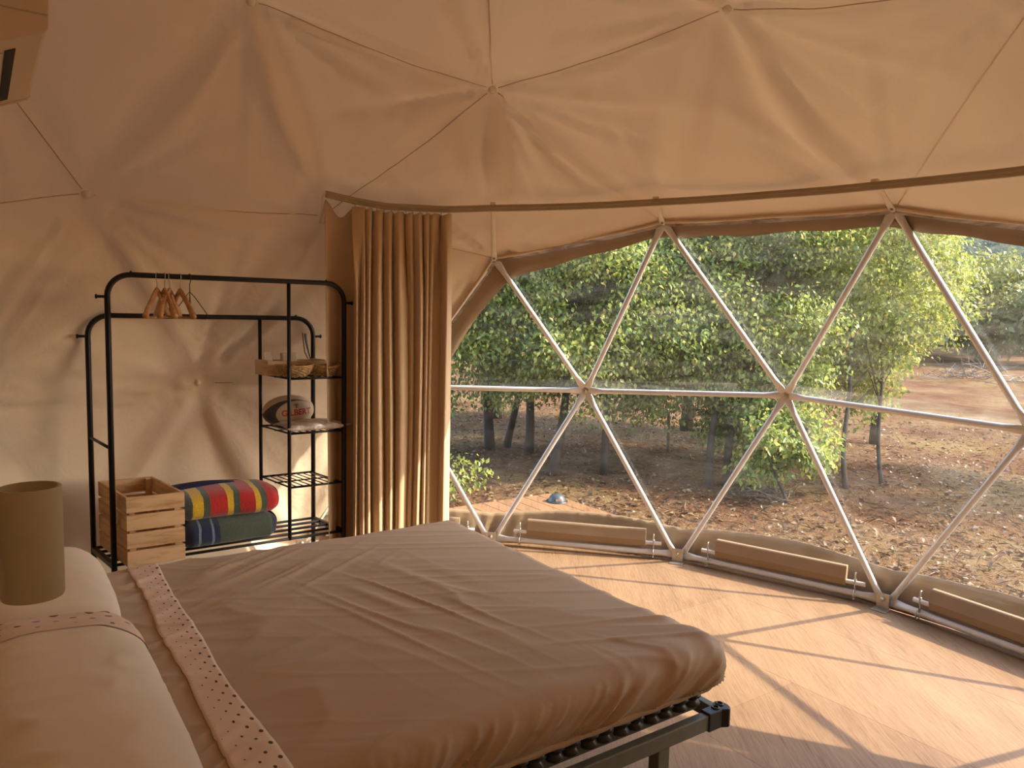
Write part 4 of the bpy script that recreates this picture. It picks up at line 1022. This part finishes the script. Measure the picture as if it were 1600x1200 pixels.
def leaf_mesh(name, cen, dirs, nor, ln, wd, mat, parent):
    n = len(cen); dirs = dirs/np.linalg.norm(dirs, axis=1)[:, None]; nor = nor-dirs*np.sum(nor*dirs, 1)[:, None]; nor /= np.linalg.norm(nor, axis=1)[:, None]+1e-9
    sid = np.cross(dirs, nor); ln, wd = ln[:, None], wd[:, None]
    v = np.stack([cen, cen+dirs*ln*.45+sid*wd*.5+nor*wd*.12, cen+dirs*ln-nor*ln*.12, cen+dirs*ln*.45-sid*wd*.5+nor*wd*.12], 1).reshape(-1, 3)
    if parent is not None: v = v-origin_of(parent)
    me = bpy.data.meshes.new(name); me.vertices.add(4*n); me.vertices.foreach_set('co', v.ravel())
    idx = np.arange(4*n).reshape(n, 4); tri = np.concatenate([idx[:, [0, 1, 2]], idx[:, [0, 2, 3]]], 1).reshape(-1)
    me.loops.add(6*n); me.loops.foreach_set('vertex_index', tri.astype(np.int32))
    me.polygons.add(2*n); me.polygons.foreach_set('loop_start', np.arange(0, 6*n, 3, dtype=np.int32))
    me.update(calc_edges=True); me.materials.append(mat)
    o = bpy.data.objects.new(name, me); COL.objects.link(o)
    if parent is not None: o.parent = parent
    return o
def tree(name, label, base, trunks, crown, nclump, nleaf, mat, leaf=.085, seed=0, group='trees in the garden', cat='tree', clump=.42, bark=None):
    rg = np.random.default_rng(100+seed); base = np.array([base[0], base[1], float(ghgt(np.array([base[0]]), np.array([base[1]]))[0])-.03])
    root = empty(name, base, label, cat, group)
    cc, cr = np.array(crown[0]), np.array(crown[1])
    d = rg.normal(size=(nclump, 3)); d /= np.linalg.norm(d, axis=1)[:, None]; rad = rg.uniform(.25, 1, nclump)**.45
    cl = cc+d*rad[:, None]*cr
    m_ = MB(); tops = []
    for (dx, dy, r, lx, ly, hgt) in trunks:
        p0 = base+np.array([dx, dy, 0]); p3 = np.array([p0[0]+lx, p0[1]+ly, base[2]+hgt])
        pts = [p0*(1-t)+p3*t+np.array([.05*math.sin(5*t+seed), .05*math.cos(4*t+seed)-.05, 0]) for t in np.linspace(0, 1, 8)]
        m_.tube(pts, [r*(1.25 if i == 0 else 1.05-.07*i) for i in range(8)], 9); tops.append((pts, r))
    if tops:
        for c in cl[::max(1, nclump//16)]:
            pts, r = tops[int(rg.integers(len(tops)))]; s_ = pts[int(rg.integers(4, 8))]
            midp = (s_+c)/2+np.array([0, 0, .12])
            m_.tube([s_, s_*.5+midp*.5+rg.normal(0, .03, 3), midp, c], [r*.38, r*.28, r*.2, .006], 6)
        obj('trunk', m_, bark or M['trunk'], root, smooth=True)
    per = nleaf//nclump; n = per*nclump
    k = np.repeat(np.arange(nclump), per); off = rg.normal(size=(n, 3)); off /= np.linalg.norm(off, axis=1)[:, None]; off *= (rg.uniform(0, 1, n)**.5)[:, None]*clump*np.array([1, 1, .75])
    cen = cl[k]+off; out = cen-cc
    out = out/(np.linalg.norm(out, axis=1)[:, None]+1e-9)
    dr = rg.normal(size=(n, 3))*.7+np.array([0, 0, -.55])+out*.4; no = rg.normal(size=(n, 3))*.55+np.array([0, -.25, .75])+out*.45
    s_ = leaf*rg.uniform(.6, 1.25, n)
    fo = leaf_mesh('foliage', cen, dr, no, s_, s_*rg.uniform(.5, .7, n), mat, root); fo['kind'] = 'stuff'
    return root
LG, LYL, LF_ = M['leaf'], M['leaf_y'], M['leaf_far']
tree('leafy_tree', 'dark leafy tree with twin trunks close beside the curtain', (8.3, .28), [(0, 0, .07, -.4, .3, 2.2), (.12, -.22, .05, -.4, -.2, 1.9)], ((7.3, .75, 2.05), (1.3, 1.35, 1.75)), 137, 41800, LG, .062, 1)
tree('leafy_tree', 'leafy tree with leaning trunk behind the deck light', (6.75, -.47), [(0, 0, .055, .6, -.3, 2.1)], ((7.15, -.7, 2.0), (1.2, 1.15, 1.6)), 118, 38000, LG, .062, 2)
tree('leafy_tree', 'leafy tree with thick upright trunk behind the deck corner', (8.0, -.18), [(0, 0, .06, .1, -.1, 2.3)], ((8.6, -.5, 2.4), (1.3, 1.5, 1.7)), 112, 32300, LG, .062, 3)
tree('leafy_tree', 'tree with slim straight trunk seen between two window struts', (6.95, -1.09), [(0, 0, .048, .1, -.2, 2.0)], ((7.4, -1.85, 1.95), (1.15, 1.15, 1.65)), 118, 39900, LG, .062, 4)
tree('leafy_tree', 'bushy green tree with foliage reaching low in the window middle', (6.4, -2.25), [(0, 0, .045, .6, -.3, 1.7), (.15, -.22, .05, .6, -.4, 1.8)], ((7.35, -3.0, 1.8), (1.1, 1.05, 1.9)), 131, 43700, LG, .062, 5)
tree('leafy_tree', 'bright yellow green tree on the right with thin stem', (6.7, -4.35), [(0, 0, .024, .5, .0, 1.6), (-.2, .5, .03, .6, -.1, 1.5)], ((7.7, -4.35, 2.1), (1.15, 1.1, 1.65)), 125, 39900, LYL, .062, 6)
tree('leafy_tree', 'yellow green tree standing behind the right side trees', (9.9, -5.7), [(0, 0, .07, .1, .1, 2.4)], ((9.9, -5.35, 2.6), (1.4, 1.4, 2.0)), 125, 34200, LYL, .062, 7)
tree('leafy_tree', 'tall leafy tree filling the gap behind the middle trees', (10.8, -2.9), [(0, 0, .1, .1, .1, 2.6)], ((10.8, -2.9, 2.7), (1.6, 2.2, 2.2)), 137, 38000, LG, .062, 8)
tree('leafy_tree', 'tall leafy tree far behind the leaning trunk', (11.6, .4), [(0, 0, .1, .1, .1, 2.6)], ((11.6, .2, 3.0), (1.7, 2.6, 2.2)), 137, 38000, LG, .062, 9)
tree('low_shrub', 'low green shrub growing on the ground under the middle tree', (5.9, -2.9), [(0, 0, .02, .1, .05, .6)], ((6.3, -2.95, .25), (.55, .55, .5)), 26, 4200, LG, .07, 10, 'shrubs in the garden', 'shrub', .26)
tree('low_shrub', 'sparse green weed beside the deck near the curtain', (5.6, .55), [(0, 0, .01, .02, .02, .3)], ((5.6, .45, -.1), (.3, .25, .16)), 8, 260, LYL, .06, 11, 'shrubs in the garden', 'shrub', .2)
# shade tree standing outside the picture, which throws its shadow into view on the right
tree('leafy_tree', 'tree beyond the right edge shading the ground', (6.6, -8.6), [(0, 0, .08, .1, .1, 2.0)], ((6.6, -8.5, 2.6), (1.3, 1.3, 1.1)), 62, 15200, LYL, .062, 12)
FARS = [(31, -19.5, 2.9, 3.0, 'round olive green tree at the far right field edge'), (27, -20.5, 1.9, 2.6, 'broad olive bush at the right edge of the field'),
        (33, -15.5, 2.6, 3.0, 'far field tree partly behind the bright yellow green tree'), (36, -24, 3.6, 3.6, 'tallest far tree below the hillside'),
        (30, -10, 2.8, 3.2, 'far tree hidden behind the yellow green trees'), (32, -3, 3.0, 3.4, 'far tree seen below the middle canopy'), (33, 4, 3.0, 3.4, 'far tree seen between the twin trunks')]
for k, (x, y, r, hz, lab) in enumerate(FARS):
    tree('field_tree', lab, (x, y), [(0, 0, .14, .1, .1, 1.8)], ((x, y, .6+hz*.55), (r, r, hz*.62)), 70, 7000, LF_, .26, 20+k, 'trees along the field edge', 'tree', .8)
# dry brush heaps and posts
M['twig'] = simple('dry_twig', (.20, .15, .11), .9, var=.3)
def brush(x, y, s, lab, seed):
    rg = np.random.default_rng(seed); z0 = float(ghgt(np.array([x]), np.array([y]))[0]); m_ = MB()
    for _ in range(90):
        a = rg.uniform(0, 6.28); r = s*rg.uniform(0, .9)**.6; p = np.array([x+r*math.cos(a), y+r*math.sin(a), z0+rg.uniform(0, .45)*s*(1-r/s)]); d = rg.normal(size=3); d[2] = abs(d[2])*.4; d = nrm(d)*s*rg.uniform(.3, .7)
        m_.tube([p, p+d*.5+rg.normal(0, .02, 3), p+d], [.008*s+.003, .006*s+.002, .002], 4)
    o = obj('brush_heap', m_, M['twig'], at=(x, y, z0)); tag(o, lab, 'brush heap', 'dry brush in the garden')
brush(6.1, -2.85, .30, 'grey heap of dry branches below the low shrub', 1)
brush(21.5, -13.9, 1.5, 'grey brush heap on the far field at right', 2)
for x, y, hh, lab in ((8.4, -2.2, .55, 'thin wooden post in the straw behind the middle tree'), (8.3, -.75, .5, 'short pale post beside the slim straight trunk'), (9.7, -3.4, .6, 'thin post farthest back under the canopy')):
    z0 = float(ghgt(np.array([x]), np.array([y]))[0]); o = obj('garden_post', MB().tube([(x, y, z0-.03), (x+.01, y, z0+hh*.6), (x, y+.015, z0+hh)], [.026, .024, .02], 8), M['twig'], at=(x, y, z0), smooth=True); tag(o, lab, 'post', 'posts in the garden')
# leaf litter and straw
rg = np.random.default_rng(77)
n = 26000; rr2 = 3.4+rg.uniform(0, 1, n)**1.6*11; aa2 = np.radians(rg.uniform(-62, 14, n)); x, y = rr2*np.cos(aa2), rr2*np.sin(aa2)
hh_ = (x-N0[0])*H[0]+(y-N0[1])*H[1]; ee_ = (x-N0[0])*EX[0]+(y-N0[1])*EX[1]
ok = ~((hh_ > DH-.02) & (ee_ < DE+.05)); x, y = x[ok], y[ok]; n = len(x)
z = ghgt(x, y)+rg.uniform(.004, .03, n)
dr = rg.normal(size=(n, 3)); dr[:, 2] *= .35; no = rg.normal(size=(n, 3))*.35+np.array([0, 0, 1.]); straw = rg.uniform(0, 1, n) < .5
ln = np.where(straw, rg.uniform(.06, .16, n), rg.uniform(.03, .08, n)); wd = np.where(straw, .006, ln*.6)
lt = leaf_mesh('leaf_litter', np.stack([x, y, z], 1), dr, no, ln, wd, M['litter'], None); tag(lt, 'dry fallen leaves and straw scattered over the garden ground', 'litter', None, 'stuff')
